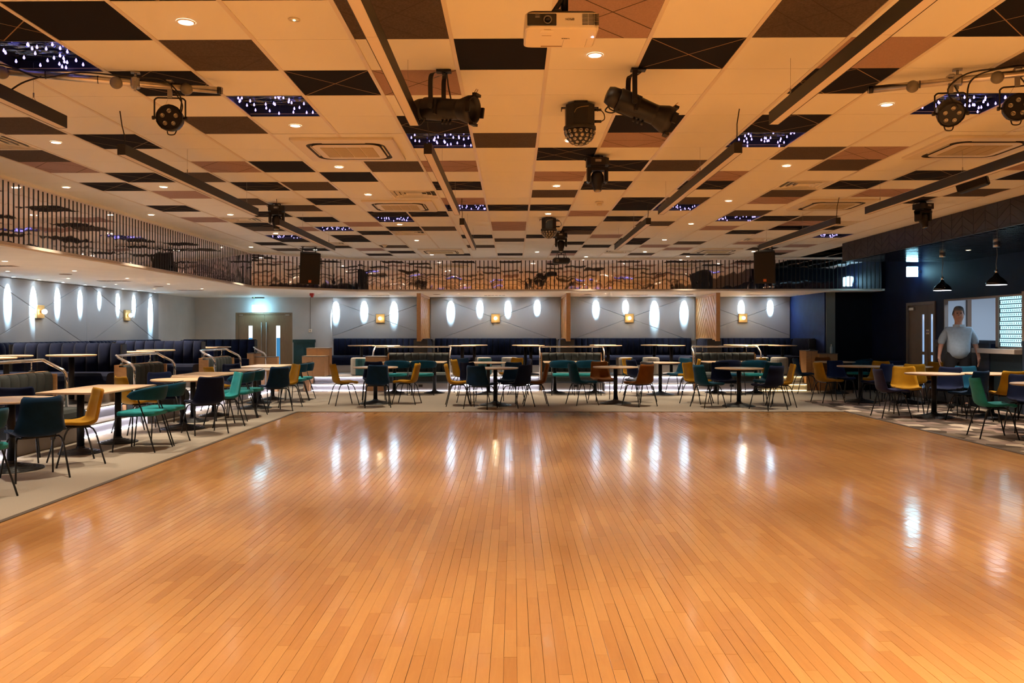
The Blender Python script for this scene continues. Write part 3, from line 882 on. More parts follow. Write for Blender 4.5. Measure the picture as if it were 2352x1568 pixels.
# wall washers
rnd = random.Random(21)
def washer(loc, rz, lab):
    o = thing('wall_washer', lab, 'spotlight', loc, rz, 'small wall washing spotlights')
    put('lamp_face', wl_lamp, o); put('bezel', sl_ring, o)
    spot(o, (0, 0, -.015), P_WASH, COOL, 39 + rnd.uniform(-2, 2), .35, .012, (math.radians(29.5 - rnd.uniform(-2, 6)), 0, 0))
    spot(o, (0, -.36, -.02), P_HALO, (.70, .86, 1.0), 150, 1.0, .02, (math.radians(20), 0, 0), 'added_halo')  # added spot without a fitting, imitates washer spill on the wall
for i, x in enumerate([-5.0, -4.2, -3.36, -1.76, -.94, -.15, .67, 2.32, 3.15, 3.96, 4.79, 6.39, 7.2]):
    nm = ORD[i]
    washer((x, YB - .155, ZS), 0, 'small cool wall washer in the back soffit, %s from the left' % nm)
for i, y in enumerate([13.87, 14.69, 15.48, 16.3, 17.16, 17.96, 18.8, 19.6, 20.5]):
    washer((XL + .155, y, ZS), PI / 2, 'small cool wall washer in the left soffit, %s from the camera' % ORD[i])
# soffit downlights, round speakers and grilles
def soff(x, y, lab, z=ZS, p=P_SOFFIT):
    o = thing('soffit_downlight', lab, 'downlight', (x, y, z), 0, 'soffit downlights')
    put('lamp_face', sl_lamp, o); put('bezel', sl_ring, o)
    spot(o, (0, 0, -.015), p, WARM2, 80, .8, .03)
for i in range(6):
    y = 9.6 + 1.82 * i
    soff(-7.0, y, 'warm downlight in the left soffit, aisle side row, %s from the camera' % ORD[i])
    soff(-8.1, y + .05, 'warm downlight in the left soffit, wall side row, %s from the camera' % ORD[i])
soff(-7.9, 22.4, 'warm downlight in the soffit before the left exit door')
soff(-4.9, 21.0, 'warm downlight in the soffit beside the red beacon')
for i, x in enumerate([-3.2, -1.4, .5, 2.35, 4.25, 6.1]):
    soff(x, 21.35, 'warm downlight in the back soffit, front row, %s from the left' % ORD[i])
    soff(x + .1, 22.5, 'warm downlight in the back soffit, wall side row, %s from the left' % ORD[i])
soff(7.87, 14.5, 'warm downlight in the glossy navy ceiling by the left pendant', BZ)
soff(7.9, 11.9, 'warm downlight in the glossy navy ceiling at the right edge', BZ)
SPKM = M('brown speaker cloth', (.30, .20, .14), .9)
for x, y, lab in ((-7.55, 14.0, 'nearest, left soffit'), (-7.6, 17.8, 'farther, left soffit'), (-2.0, 21.8, 'left of the first oak screen'), (1.95, 21.8, 'right of the second oak screen'), (4.6, 21.8, 'left of the third oak screen')):
    o = thing('ceiling_speaker', 'round flat ceiling speaker, ' + lab, 'speaker', (x, y, ZS), 0, 'round soffit speakers')
    mb = MB(); mb.lathe([(.085, -.006), (.1, -.004), (.1, 0)], 20); mb.build('grille', SPKM, o)
for x, y, lab in ((-7.6, 12.2, 'at the left edge'), (-7.6, 15.8, 'between the left soffit speakers'), (-7.5, 19.3, 'farthest along the left soffit'), (-3.6, 22.2, 'over the first back bay'), (-.5, 22.3, 'over the second back bay'), (3.3, 22.3, 'over the third back bay'), (6.5, 22.3, 'over the last back bay')):
    o = thing('soffit_vent', 'flat rectangular vent in the white soffit ' + lab, 'air vent', (x, y, ZS), 0, 'soffit vents')
    mb = MB(); mb.box(-.3, .3, -.12, .12, -.004, 0, .002); mb.build('frame', WHITE, o)
    for i in range(6):
        mb = MB(); mb.box(-.28 + i * .096, -.2 + i * .096, -.1, .1, -.007, -.004); mb.build('slat', SPKM if i % 2 else GREYP, o)

# ------------------------------------------------------------------ left exit door, sign, panel, beacon, switch
o = thing('door_1', 'pair of brown oak doors with slim glass panes under the left exit sign', None, ((DBX0 + DBX1) / 2, YB + .08, 0)); o['kind'] = 'structure'
hw = (DBX1 - DBX0) / 2
mb = MB(); mb.box(-hw, -hw + .07, -.05, .05, 0, 1.96); mb.box(hw - .07, hw, -.05, .05, 0, 1.96); mb.box(-hw + .0005, hw - .0005, -.05, .05, 1.96, 2.009); mb.build('frame', OAKD, o)
for s in (-1, 1):
    a, b = (-hw + .07, -.003) if s < 0 else (.003, hw - .07)
    px = (a + b) / 2 + (-.02 if s < 0 else .02)
    mb = MB(); mb.box(a, px - .065, -.022, .022, .005, 1.955); mb.box(px + .065, b, -.022, .022, .005, 1.955)
    mb.box(px - .065, px + .065, -.022, .022, .005, .45); mb.box(px - .065, px + .065, -.022, .022, 1.64, 1.955)
    leaf = mb.build('door_leaf', OAKD, o)
    mb = MB(); mb.box(px - .065, px + .065, -.004, .004, .45, 1.64); mb.build('pane', GLASSL, leaf)
    mb = MB(); mb.mat = 0
    for q in ((px - .065, px - .055, .45, 1.64), (px + .055, px + .065, .45, 1.64)): mb.box(q[0], q[1], -.026, -.02, q[2], q[3])
    mb.build('bead', OAKD, leaf)
    mb = MB(); mb.box(px - .055, px + .055, -.006, -.0045, .45, 1.30); mb.build('blue_dado_beyond', M('blue dado with painted glow', (.03, .16, .36), .6, emit=(.05, .25, .5), estr=.35), leaf)  # faint glow in the colour stands in for corridor light on the dado
    hx = -.07 if s < 0 else .07
    mb = MB(); mb.cyl((hx, -.07, .72), (hx, -.07, 1.74), .014, n=10)
    for z in (.82, 1.64): mb.cyl((hx, -.07, z), (hx, -.02, z), .009, n=8)
    mb.build('pull_handle', STEEL, leaf)
    mb = MB(); x_ = a + .02 if s < 0 else b - .14; mb.box(x_, x_ + .12, -.05, -.022, 1.93, 1.955, .004); mb.build('closer', ALU, leaf)
o = thing('exit_sign', 'glowing blank looking exit sign hung over the brown oak doors', 'exit sign', (-7.13, 23.25, 2.02))
EXITM = M('lit exit sign', (1, 1, 1), .5, emit=(0.35, 0.8, 1.0), estr=9)
mb = MB(); mb.box(-.17, .17, -.012, .012, 0, .20, .004); mb.build('lit_panel', EXITM, o)
mb = MB(); mb.box(-.17, .17, -.02, .02, .20, .212); mb.build('top_rail', ALU, o)
mb = MB(); mb.box(-.17, .17, -.03, .03, .385, .42, .004); mb.build('ceiling_box', GREYP, o)
for s in (-.12, .12):
    mb = MB(); mb.cyl((s, 0, .21), (s, 0, .39), .0015, n=5); mb.build('hanging_wire', STEEL, o)
mb = MB(); mb.box(-.11, -.10, -.034, -.03, .395, .41); mb.build('indicator', M('green led', (0, 1, .3), .5, emit=(.2, 1, .45), estr=4, sample=False), o)
o = thing('exit_sign', 'glowing exit sign box on the navy wall above the right double door', 'exit sign', (8.76, 18.4, 2.66))
mb = MB(); mb.box(-.12, .12, -.02, .02, 0, .22, .005); mb.build('lit_panel', EXITM, o)
mb = MB(); mb.box(.12, .185, -.015, .015, .08, .14); mb.build('wall_bracket', ALU, o)
o = thing('dado_panel', 'dark teal boarded dado panel standing right of the oak doors', 'wall panel', (-5.92, YB, 0))
mb = MB(); mb.box(-.30, .34, -.05, 0, 1.17, 1.25); mb.build('cap_rail', TEALW, o)
mb = MB(); mb.box(-.28, .32, -.02, 0, 0, 1.17); mb.build('backing_board', TEALW, o)
mb = MB(); mb.box(-.28, -.20, -.035, -.02, 0, 1.17); mb.box(.24, .32, -.035, -.02, 0, 1.17); mb.build('frame', TEALW, o)
for i in range(6):
    q = MB()
    for s in (-1, 1):
        z = .12 + i * .16
        xa, xb = (-.2, .018) if s < 0 else (.022, .24)
        za, zb = (z, z + .12) if s < 0 else (z + .12, z)
        a0 = [q.vert(p) for p in ((xa, -.032, za), (xb, -.032, zb), (xb, -.032, zb + .15), (xa, -.032, za + .15))]
        b0 = [q.vert(p) for p in ((xa, -.02, za), (xb, -.02, zb), (xb, -.02, zb + .15), (xa, -.02, za + .15))]
        q.face(a0)
        for k in range(4): q.face((a0[k], b0[k], b0[(k + 1) % 4], a0[(k + 1) % 4]))
    q.build('board', TEALW, o)
o = thing('fire_beacon', 'red fire alarm beacon fixed under the soffit edge', 'alarm', (-5.08, 21.0, ZS - .105))
mb = MB(); mb.box(-.05, .05, -.05, .05, .04, .105, .006); mb.build('base', RED, o)
mb = MB(); mb.lathe([(.025, 0), (.036, .006), (.038, .04)], 16); mb.build('lens', RED, o)
o = thing('wall_switch', 'small white key switch with conduit on the grey wall right of the door', 'switch', (-5.73, YB, 1.50))
mb = MB(); mb.box(-.048, .048, -.03, 0, -.045, .045, .006); mb.build('box', CREAM, o)
mb = MB(); mb.cyl((0, -.032, .008), (0, -.03, .008), .012, n=10); mb.box(-.006, .006, -.032, -.03, -.025, -.008); mb.build('keyhole', BLACK, o)
mb = MB(); mb.box(-.008, .008, -.012, 0, .045, ZS - 1.5); mb.build('conduit', GREYP, o)

# ------------------------------------------------------------------ right wall: double door, hatch and the room behind it
o = thing('door_2', 'taupe double door with tall slim panes in the navy right wall', None, (XR, (RDY0 + RDY1) / 2, 0)); o['kind'] = 'structure'
TAUPE = M('taupe painted door', (0.165, 0.125, 0.105), .55, var=.05)
h = (RDY1 - RDY0) / 2
mb = MB(); mb.box(-.03, .1, -h + .0005, -h + .07, 0, 2.04); mb.box(-.03, .1, h - .07, h - .0005, 0, 2.04); mb.box(-.03, .1, -h + .0005, h - .0005, 2.04, 2.104); mb.build('frame', TAUPE, o)
SIGNB = M('blue door disc', (.01, .015, .25), .5)
for (a, b, px) in ((-.265, h - .07, -.06), (-h + .07, -.271, -.44)):
    w_ = .055
    mb = MB(); mb.box(.01, .05, a, px - w_, .006, 2.035); mb.box(.01, .05, px + w_, b, .006, 2.035)
    for z0, z1 in ((.006, .22), (.95, 1.02), (1.83, 2.035)): mb.box(.01, .05, px - w_, px + w_, z0, z1)
    leaf = mb.build('door_leaf', TAUPE, o)
    for z0, z1 in ((.22, .95), (1.02, 1.83)):
        mb = MB(); mb.box(.026, .034, px - w_, px + w_, z0, z1); mb.build('pane', M('pane to bright corridor', (.6, .7, .9), .1, emit=(.35, .6, 1.0), estr=.3), leaf)
    sy = -.235 if a == -.265 else -.30
    mb = MB(); mb.box(.006, .0105, sy - .025, sy + .025, 1.40, 1.50); mb.build('sign_plate', CREAM, leaf)
    mb = MB(); mb.X = Matrix.Translation((.0055, sy, 1.45)) @ Matrix.Rotation(PI / 2, 4, 'Y'); mb.lathe([(.021, -.0005), (.021, .0005)], 16); mb.build('sign_disc', SIGNB, leaf)
    if a == -.265:
        mb = MB(); mb.box(-.035, .01, b - .28, b - .06, 1.93, 1.99, .006); mb.build('door_closer', ALU, leaf)
# hatch reveal, sill, dado
FRM = M('taupe frame', (.27, .215, .18), .5)
mb = MB(); mb.box(XR - .03, XR + .19, HY0 - .10, HY0, 1.14, HZ1 + .04); mb.box(XR - .012, XR + .19, HY0, HY1, HZ1 - .03, HZ1 + .002); mb.box(XR - .012, XR + .065, HY1 - .025, HY1 + .004, 1.29, HZ1 - .03)
struct('trim_5', mb, FRM, 'frame around the serving hatch')
o = thing('counter_top', 'pale serving counter ledge below the bright patterned screen', 'counter', (XR, 15.35, 1.14))
mb = MB(); mb.box(-.16, .5, -.62, .75, -.09, 0, .006); mb.build('slab', M('beige counter', (.40, .345, .30), .4), o)
mb = MB(); mb.box(-.145, -.135, -.60, .73, -.085, -.02); mb.build('front_edge', FRM, o)
# perforated lit screen of small hourglass blocks
SCR = M('lit cyan block', (1, 1, 1), .4, emit=(0.40, 0.85, 1.0), estr=0.5)
o = thing('block_screen', 'bright cyan screen of small hourglass blocks beside the hatch opening', 'screen', (XR + .06, 15.12, 1.17))
mb = MB(); mb.box(0, .02, -.38, .42, 0, .95); mb.build('dark_grid', NAVYW, o)
mb = MB(); mb.box(-.03, .05, .42, .50, -.03, .95); mb.build('side_post', FRM, o)
mb = MB(); mb.box(-.03, .05, -.38, .50, -.03, 0); mb.build('bottom_rail', FRM, o)
bm = MB()
a_, b_, zz = .0235, .014, .031
i0 = [bm.vert(p) for p in ((-.008, -a_, -zz), (-.008, a_, -zz), (-.008, a_, -.014), (-.008, b_, -.006), (-.008, b_, .006), (-.008, a_, .014), (-.008, a_, zz), (-.008, -a_, zz), (-.008, -a_, .014), (-.008, -b_, .006), (-.008, -b_, -.006), (-.008, -a_, -.014))]
i1 = [bm.vert((0, v[1] * .98, v[2] * .98)) for v in [bm.v[i] for i in i0]]
bm.face(i0)
for k in range(12): bm.face((i0[k], i1[k], i1[(k + 1) % 12], i0[(k + 1) % 12]))
bme = bm.mesh('block', SCR)
for r in range(12):
    for c in range(12):
        put('block', bme, o, (0, -.345 + c * .064 + (.02 if r % 2 else 0), .045 + r * .078))
# dado panels
def dado(y0, y1, z1, lab):
    o = thing('dado_panel', lab, 'wall panel', (XR, (y0 + y1) / 2, 0))
    L = (y1 - y0) / 2
    DD = M('slate navy dado', (0.012, 0.022, 0.045), .5)
    mb = MB(); mb.box(-.05, .19, -L, L, z1 - .07, z1, .005); mb.build('cap_rail', DD, o)
    mb = MB(); mb.box(-.02, 0, -L, L, 0, z1 - .07); mb.build('backing_board', DD, o)
    n = max(1, round(2 * L / .55)); s = 2 * L / n
    for i in range(n):
        mb = MB(); ya, yb = -L + i * s, -L + (i + 1) * s
        mb.box(-.035, -.02, ya, ya + .07, 0, z1 - .07); mb.box(-.035, -.02, yb - .07, yb, 0, z1 - .07); mb.box(-.035, -.02, ya + .07, yb - .07, z1 - .15, z1 - .07); mb.box(-.035, -.02, ya + .07, yb - .07, 0, .12)
        mb.build('panel_frame', DD, o)
mb = MB(); mb.box(XR, XR + .18, 15.75, HY1, 1.045, 1.22)
struct('trim_6', mb, NAVYW, 'raised wall part below the hatch opening')
dado(15.72, RDY0 - .02, 1.29, 'slate navy dado panelling behind the man')
dado(12.0, HY0 - .02, 1.29, 'slate navy dado panelling right of the counter')
mb = MB(); mb.box(XR - .02, XR, HY0 + .02, 15.7, 0, 1.05)
struct('wall_counter_front', mb, M('deep teal counter front', (.003, .013, .018), .6), 'dark teal counter front below the hatch')
# room beyond the hatch
WR = M('bright kitchen wall', (.62, .63, .66), .7)
mb = MB()
mb.box(XR + .18, 11.6, 13.6, 13.7, 0, 2.7); mb.box(XR + .18, 11.6, 18.8, 18.9, 0, 2.7); mb.box(11.5, 11.6, 13.6, 18.9, 0, 2.7); mb.box(XR + .18, 11.6, 13.6, 18.9, 2.7, 2.75); 
wk = struct('wall_kitchen', mb, WR, 'white walls of the bright room behind the hatch')
mb = MB(); mb.box(10.15, 10.24, 18.74, 18.8, 0, 2.5); mb.build('door_post', M('brown post', (.22, .12, .07), .5), wk)
mb = MB(); mb.box(11.492, 11.5, 15.8, 18.2, 1.15, 2.2); mb.build('grout', M('grey grout', (.2, .21, .23), .8), wk)
tm = MB(); tm.box(-.018, -.004, -.090, .090, .006, .092, .003); tme = tm.mesh('tile', M('glossy white tile', (.62, .66, .72), .2))
for r in range(9):
    for c in range(10):
        put('tile', tme, wk, (11.5, 16.0 + c * .2 + (.1 if r % 2 else 0), 1.2 + r * .1))
la = bpy.data.lights.new('kitchen_lamp', 'AREA'); la.energy = 36; la.color = (.62, .80, 1.0); la.shape = 'RECTANGLE'; la.size = 1.2; la.size_y = 2.2
lo = bpy.data.objects.new('kitchen_lamp', la); COL.objects.link(lo); lo.location = (10.4, 16.2, 2.66)
# pendants
for n, (x, y, lab) in enumerate(((7.78, 15.2, 'left of the two, over the tables before the double door'), (7.72, 13.4, 'right of the two, nearer the camera'))):
    o = thing('pendant_lamp', 'black chrome dome pendant, ' + lab, 'pendant lamp', (x, y, 2.20), 0, 'dome pendants')
    mb = MB()
    prof = [(.150, 0), (.153, .02), (.145, .05), (.10, .10), (.05, .14), (.030, .175), (.022, .20)]
    mb.rings([[(r_ * math.cos(2 * PI * q / 28), r_ * math.sin(2 * PI * q / 28), z) for q in range(28)] for r_, z in prof], cap=False); mb.build('dome', M('black chrome', (.10, .09, .08), .08, 1.0), o)
    mb = MB(); mb.lathe([(.148, .002), (.150, .012)], 28); mb.build('diffuser', M('lit pendant glass', (1, 1, 1), .5, emit=(.95, .93, 1), estr=6, sample=False), o)
    mb = MB(); mb.lathe([(.024, .19), (.024, .23), (.012, .25)], 14); mb.build('cap', CHROME, o)
    mb = MB(); mb.tube([(0, 0, .24), (-.008, 0, .33), (.012, 0, .48), (.004, 0, BZ - 2.20)], .005, 6); mb.build('cable', GREYP, o)
    mb = MB(); mb.lathe([(.05, BZ - 2.26), (.05, BZ - 2.20)], 14); mb.build('ceiling_rose', ALU, o)
    spot(o, (0, 0, -.02), 26, (1, .92, .85), 110, .6, .08)
# ------------------------------------------------------------------ stage lights on two pipes
def pipe(p0, p1, lab, clamps, balls, cables):
    o = thing('lighting_pipe', lab, 'pipe', ((p0[0] + p1[0]) / 2, (p0[1] + p1[1]) / 2, p0[2]))
    c = Vector(o.location)
    a, b = Vector(p0) - c, Vector(p1) - c
    d = (b - a)
    mb = MB(); mb.cyl(a, b, .0245, n=18); mb.build('tube', ALU, o)
    u = d.normalized()
    mb = MB(); mb.cyl(b - u * .002, b + u * .004, .0225, n=16); mb.cyl(b - u * .03, b - u * .005, .0262, n=16); mb.build('end_cap', BLACKP, o)
    for t in clamps:
        p = a + d * t
        mb = MB(); mb.X = Matrix.Translation(p) @ Matrix.Rotation(math.atan2(u.y, u.x), 4, 'Z')
        mb.box(-.028, .028, -.034, .034, -.034, .034, .006); mb.box(-.012, .012, -.045, -.034, -.05, .03); mb.cyl((0, -.04, -.065), (0, -.04, .0), .007, n=8)
        mb.cyl((0, 0, .03), (0, 0, ZC - p0[2]), .009, n=8); mb.box(-.03, .03, -.02, .02, ZC - p0[2] - .008, ZC - p0[2]); mb.X = None
        mb.build('ceiling_clamp', STEEL, o)
    for t in balls:
        p = a + d * t + Vector((0, -.01, -.012))
        mb = MB(); n = 16
        prof = [(.042 * math.sin(PI * i / 10 + .001), -.042 * math.cos(PI * i / 10)) for i in range(0, 9)]
        mb.X = Matrix.Translation(p) @ Matrix.Rotation(math.radians(68), 4, 'X') @ Matrix.Rotation(PI, 4, 'X')
        mb.lathe([(max(r_, .003), z) for r_, z in prof], n); mb.X = None
        mb.build('ball_joint', GREYP, o)
    for path in cables:
        mb = MB(); mb.tube([Vector(q) - c for q in path], .0055, 6); mb.build('cable', BLACKP, o)
    for t in (.1, .33, .52, .8):
        p = a + d * t
        mb = MB(); mb.X = Matrix.Translation(p) @ Matrix.Rotation(math.atan2(u.y, u.x), 4, 'Z')
        mb.rings([[(xx, .0265 * math.cos(2 * PI * q / 14), .0265 * math.sin(2 * PI * q / 14)) for q in range(14)] for xx in (-.003, .003)], cap=False); mb.X = None
        mb.build('cable_tie', BLACKP, o)
    return o
PZ = EYE + 1.70
def smooth(pts, n=5):
    out = []
    P = [Vector(p) for p in pts]
    P = [P[0] * 2 - P[1]] + P + [P[-1] * 2 - P[-2]]
    for i in range(1, len(P) - 2):
        for k in range(n):
            t = k / n
            a, b, c, d = P[i - 1], P[i], P[i + 1], P[i + 2]
            out.append(0.5 * ((2 * b) + (c - a) * t + (2 * a - 5 * b + 4 * c - d) * t * t + (3 * b - a - 3 * c + d) * t ** 3))
    out.append(P[-2])
    return out
pipe((-3.60, 5.30, PZ), (-2.05, 5.86, PZ), 'silver lighting pipe hung under the ceiling at upper left', (.66,), (.18, .59, .86),
     [smooth([(-3.6, 5.26, PZ + .03), (-3.3, 5.37, PZ + .032), (-3.1, 5.44, PZ - .03), (-2.88, 5.53, PZ + .03), (-2.6, 5.63, PZ + .03), (-2.4, 5.70, PZ + .03), (-2.29, 5.72, PZ - .08), (-2.30, 5.74, PZ - .19)]),
      smooth([(-3.08, 5.42, PZ - .03), (-3.20, 5.40, PZ - .08), (-3.30, 5.37, PZ - .17), (-3.35, 5.34, PZ - .24)])])
pipe((4.0, 5.25, PZ), (2.50, 5.90, PZ), 'silver lighting pipe hung under the ceiling at upper right', (.66, ), (.83, .52, .3),
     [smooth([(2.98, 5.62, PZ - .2), (2.93, 5.65, PZ - .07), (3.05, 5.63, PZ + .03), (3.22, 5.55, PZ + .04), (3.36, 5.48, PZ + .03), (3.37, 5.45, PZ - .08), (3.33, 5.46, PZ - .17)]),
      smooth([(3.04, 5.62, PZ - .18), (3.07, 5.62, PZ - .02), (3.2, 5.54, PZ + .03), (3.5, 5.42, PZ + .02), (3.65, 5.36, PZ - .06)]),
      smooth([(3.6, 5.36, PZ + .03), (3.42, 5.40, PZ - .06), (3.34, 5.44, PZ - .16)])])
PARC = {}
def par_can(loc, yaw, tilt, lab):
    """hangs from the pipe by a hook; origin at the pipe"""
    o = thing('par_light', lab, 'stage light', loc, yaw, 'five lens par lights')
    drop = .222
    mb = MB(); mb.box(-.016, .016, -.006, .006, -.085, .028); mb.box(-.022, .022, -.03, .03, .018, .04, .006); mb.build('hook_clamp', STEEL, o)
    mb = MB()
    pts = [(-.103, 0, -drop - .005)] + [(-.103, 0, -.10), (-.092, 0, -.088), (-.08, 0, -.083), (.08, 0, -.083), (.092, 0, -.088), (.103, 0, -.10)] + [(.103, 0, -drop - .005)]
    mb.tube(pts, .006, 8); mb.build('yoke', BLACK, o)
    X = Matrix.Translation((0, 0, -drop)) @ Matrix.Rotation(tilt, 4, 'X')
    mb = MB(); mb.X = X
    n = 20
    def ring(r_, y, k=0): return [(r_ * math.cos(2 * PI * q / n) * (1 + .015 * (q % 2)), y, r_ * math.sin(2 * PI * q / n) * (1 + .015 * (q % 2))) for q in range(n)]
    mb.rings([ring(.064, .08), ring(.083, .053), ring(.090, 0), ring(.090, -.022), ring(.084, -.026), ring(.079, -.018)], smooth=False); mb.X = None
    body = mb.build('body', BLACK, o)
    for i in range(5):
        a = PI / 2 + 2 * PI * i / 5
        mb = MB(); mb.X = X @ Matrix.Translation((.047 * math.cos(a), -.018, .047 * math.sin(a))) @ Matrix.Rotation(PI / 2, 4, 'X')
        mb.lathe([(.0155, -.001), (.0155, .006), (.012, .007), (.011, .003), (.006, .002), (.004, .005)], 14); mb.X = None
        mb.build('lens', LENS, body)
    for s in (-1, 1):
        mb = MB(); mb.cyl((s * .085, 0, -drop), (s * .115, 0, -drop), .008, n=8); mb.cyl((s * .103, 0, -drop), (s * .118, 0, -drop), .014, n=8); mb.build('lock_knob', BLACKP, o)
    mb = MB(); mb.tube(smooth([(-.03, .04, -drop - .07), (-.02, .03, -drop - .105), (.02, .03, -drop - .105), (.035, .04, -drop - .07)]), .004, 6); mb.build('cable_loop', BLACKP, o)
    mb = MB(); mb.tube(smooth([(.0, 0, .0), (.05, .01, -.07), (.075, .03, -.12), (.06, .05, -drop + .04)]), .0045, 6); mb.build('power_cable', BLACKP, o)
    mb = MB(); mb.cyl((.01, 0, -.03), (-.04, .03, -.13), .001, n=4); mb.build('safety_wire', STEEL, o)
par_can((-2.37, 5.74, PZ), .12, math.radians(4), 'black five lens par light hanging from the left pipe')
par_can((-3.50, 5.33, PZ), .25, math.radians(2), 'black five lens par light half hidden behind the leftmost light bar')
par_can((2.97, 5.69, PZ), -.1, math.radians(38), 'black five lens par light tilted down on the right pipe')
par_can((3.33, 5.54, PZ), -.3, math.radians(8), 'black five lens par light facing out at the right edge')

# ------------------------------------------------------------------ profile spotlights
def profile_spot(loc, d, drop, lab, lampdist):
    o = thing('profile_spotlight', lab, 'spotlight', loc, 0, 'black profile spotlights')
    d = Vector(d).normalized()
    side = d.cross(Vector((0, 0, 1))).normalized()
    upv = side.cross(d)
    c = Vector((0, 0, -drop))
    R = Matrix((( *side, 0), (*d, 0), (*upv, 0), (0, 0, 0, 1))).transposed().to_4x4()
    R = Matrix.Translation(c) @ Matrix(((side.x, d.x, upv.x, 0), (side.y, d.y, upv.y, 0), (side.z, d.z, upv.z, 0), (0, 0, 0, 1)))
    n = 20
    def ring(y, r_, rz=None): return [(r_ * math.cos(2 * PI * q / n), y, (rz or r_) * math.sin(2 * PI * q / n)) for q in range(n)]
    mb = MB(); mb.X = R
    mb.rings([ring(-.235, .03), ring(-.23, .055), ring(-.20, .066), ring(-.15, .070)]); back = mb.build('lamp_house', BLACKP, o)
    mb = MB(); mb.X = R
    mb.rings([ring(-.15, .074), ring(-.145, .078), ring(-.02, .078), ring(0, .072), ring(.10, .068), ring(.14, .07)]); mb.box(-.09, .09, -.03, -.012, -.05, .05); mb.build('body', BLACK, o)
    mb = MB(); mb.X = R
    mb.rings([ring(.10, .066), ring(.13, .07), ring(.19, .092), ring(.235, .095), ring(.235, .082), ring(.20, .078), ring(.16, .05)], cap=True); mb.build('lens_barrel', BLACKP, o)
    mb = MB(); mb.X = R
    for a in (0, PI / 2, PI, 1.5 * PI):
        mb.X = R @ Matrix.Rotation(a, 4, 'Y')
        mb.box(-.035, .035, .225, .255, .088, .106)
    mb.X = R
    mb.build('gel_holder', BLACK, o)
    mb = MB(); mb.X = R; mb.tube([(-.012, .22, .10), (-.012, .24, .135), (.012, .24, .135), (.012, .22, .10)], .0025, 5); mb.build('gel_clip', BRASS, o)
    mb = MB(); mb.X = R
    for yy in (0, .03, .06): mb.cyl((0, yy, -.07), (0, yy, -.10), .008, n=8)
    mb.build('shutter_knobs', BLACKP, o)
    mb = MB(); mb.X = R; mb.tube(smooth([(-.03, -.19, -.06), (-.02, -.2, -.10), (.02, -.16, -.11), (.03, -.12, -.075)]), .005, 6); mb.build('rear_handle', BLACKP, o)
    # yoke: flat strap from the ceiling, straddling the body
    w_ = .088
    pv = c + d * -.05
    mb = MB()
    sx = side
    def strap(p, t): return p
    path = [pv + sx * w_, pv + sx * w_ + Vector((0, 0, drop * .72)), Vector((sx.x * w_ * .7, sx.y * w_ * .7, -drop * .1)) + Vector((pv.x, pv.y, 0)) * .6, Vector((0, 0, -.02)),
            Vector((-sx.x * w_ * .7, -sx.y * w_ * .7, -drop * .1)) + Vector((pv.x, pv.y, 0)) * .6, pv - sx * w_ + Vector((0, 0, drop * .72)), pv - sx * w_]
    dd = Vector((d.x, d.y, 0)).normalized() * .0165
    ids = []
    for p in smooth(path, 5): ids.append([mb.vert(p + dd), mb.vert(p - dd), mb.vert(p - dd * 1 + sx * .006), mb.vert(p + dd + sx * .006)])
    for a, b in zip(ids, ids[1:]):
        for k in range(4): mb.face((a[k], b[k], b[(k + 1) % 4], a[(k + 1) % 4]))
    mb.face(ids[0]); mb.face(ids[-1][::-1])
    mb.build('yoke', BLACK, o)
    mb = MB(); mb.box(-.05, .05, -.03, .03, -.014, 0); mb.cyl((0, 0, -.03), (0, 0, 0), .012, n=10); mb.build('ceiling_bracket', BLACK, o)
    for s in (-1, 1):
        mb = MB(); mb.cyl(pv + sx * s * (w_ - .004), pv + sx * s * (w_ + .02), .018, n=12); mb.build('pivot_knob', BLACKP, o)
    mb = MB(); mb.tube(smooth([(0.02, 0, -.02), tuple(pv + sx * -w_ + Vector((0, 0, drop * .7)) + dd * 2), tuple(pv + sx * -(w_ + .01) + dd * 3 - Vector((0, 0, .04))), tuple(c - d * .16 - upv * .085), tuple(c - d * .2 - upv * .06)]), .005, 6); mb.build('power_cable', BLACKP, o)
    mb = MB(); mb.tube(smooth([(0, .0, -.03), tuple(pv + sx * w_ * .6 + Vector((0, 0, drop * .75))), tuple(pv + sx * w_ * .5 + Vector((0, 0, drop * .5)))]), .0018, 5); mb.build('safety_wire', STEEL, o)
profile_spot((-.47, 5.66, ZC), (.90, -.42, -.13), .262, 'black profile spotlight hung left of centre, lens pointing right', 3)
profile_spot((.845, 5.64, ZC), (.92, .10, -.36), .262, 'black profile spotlight hung right of centre, tilted down to the right', 3)

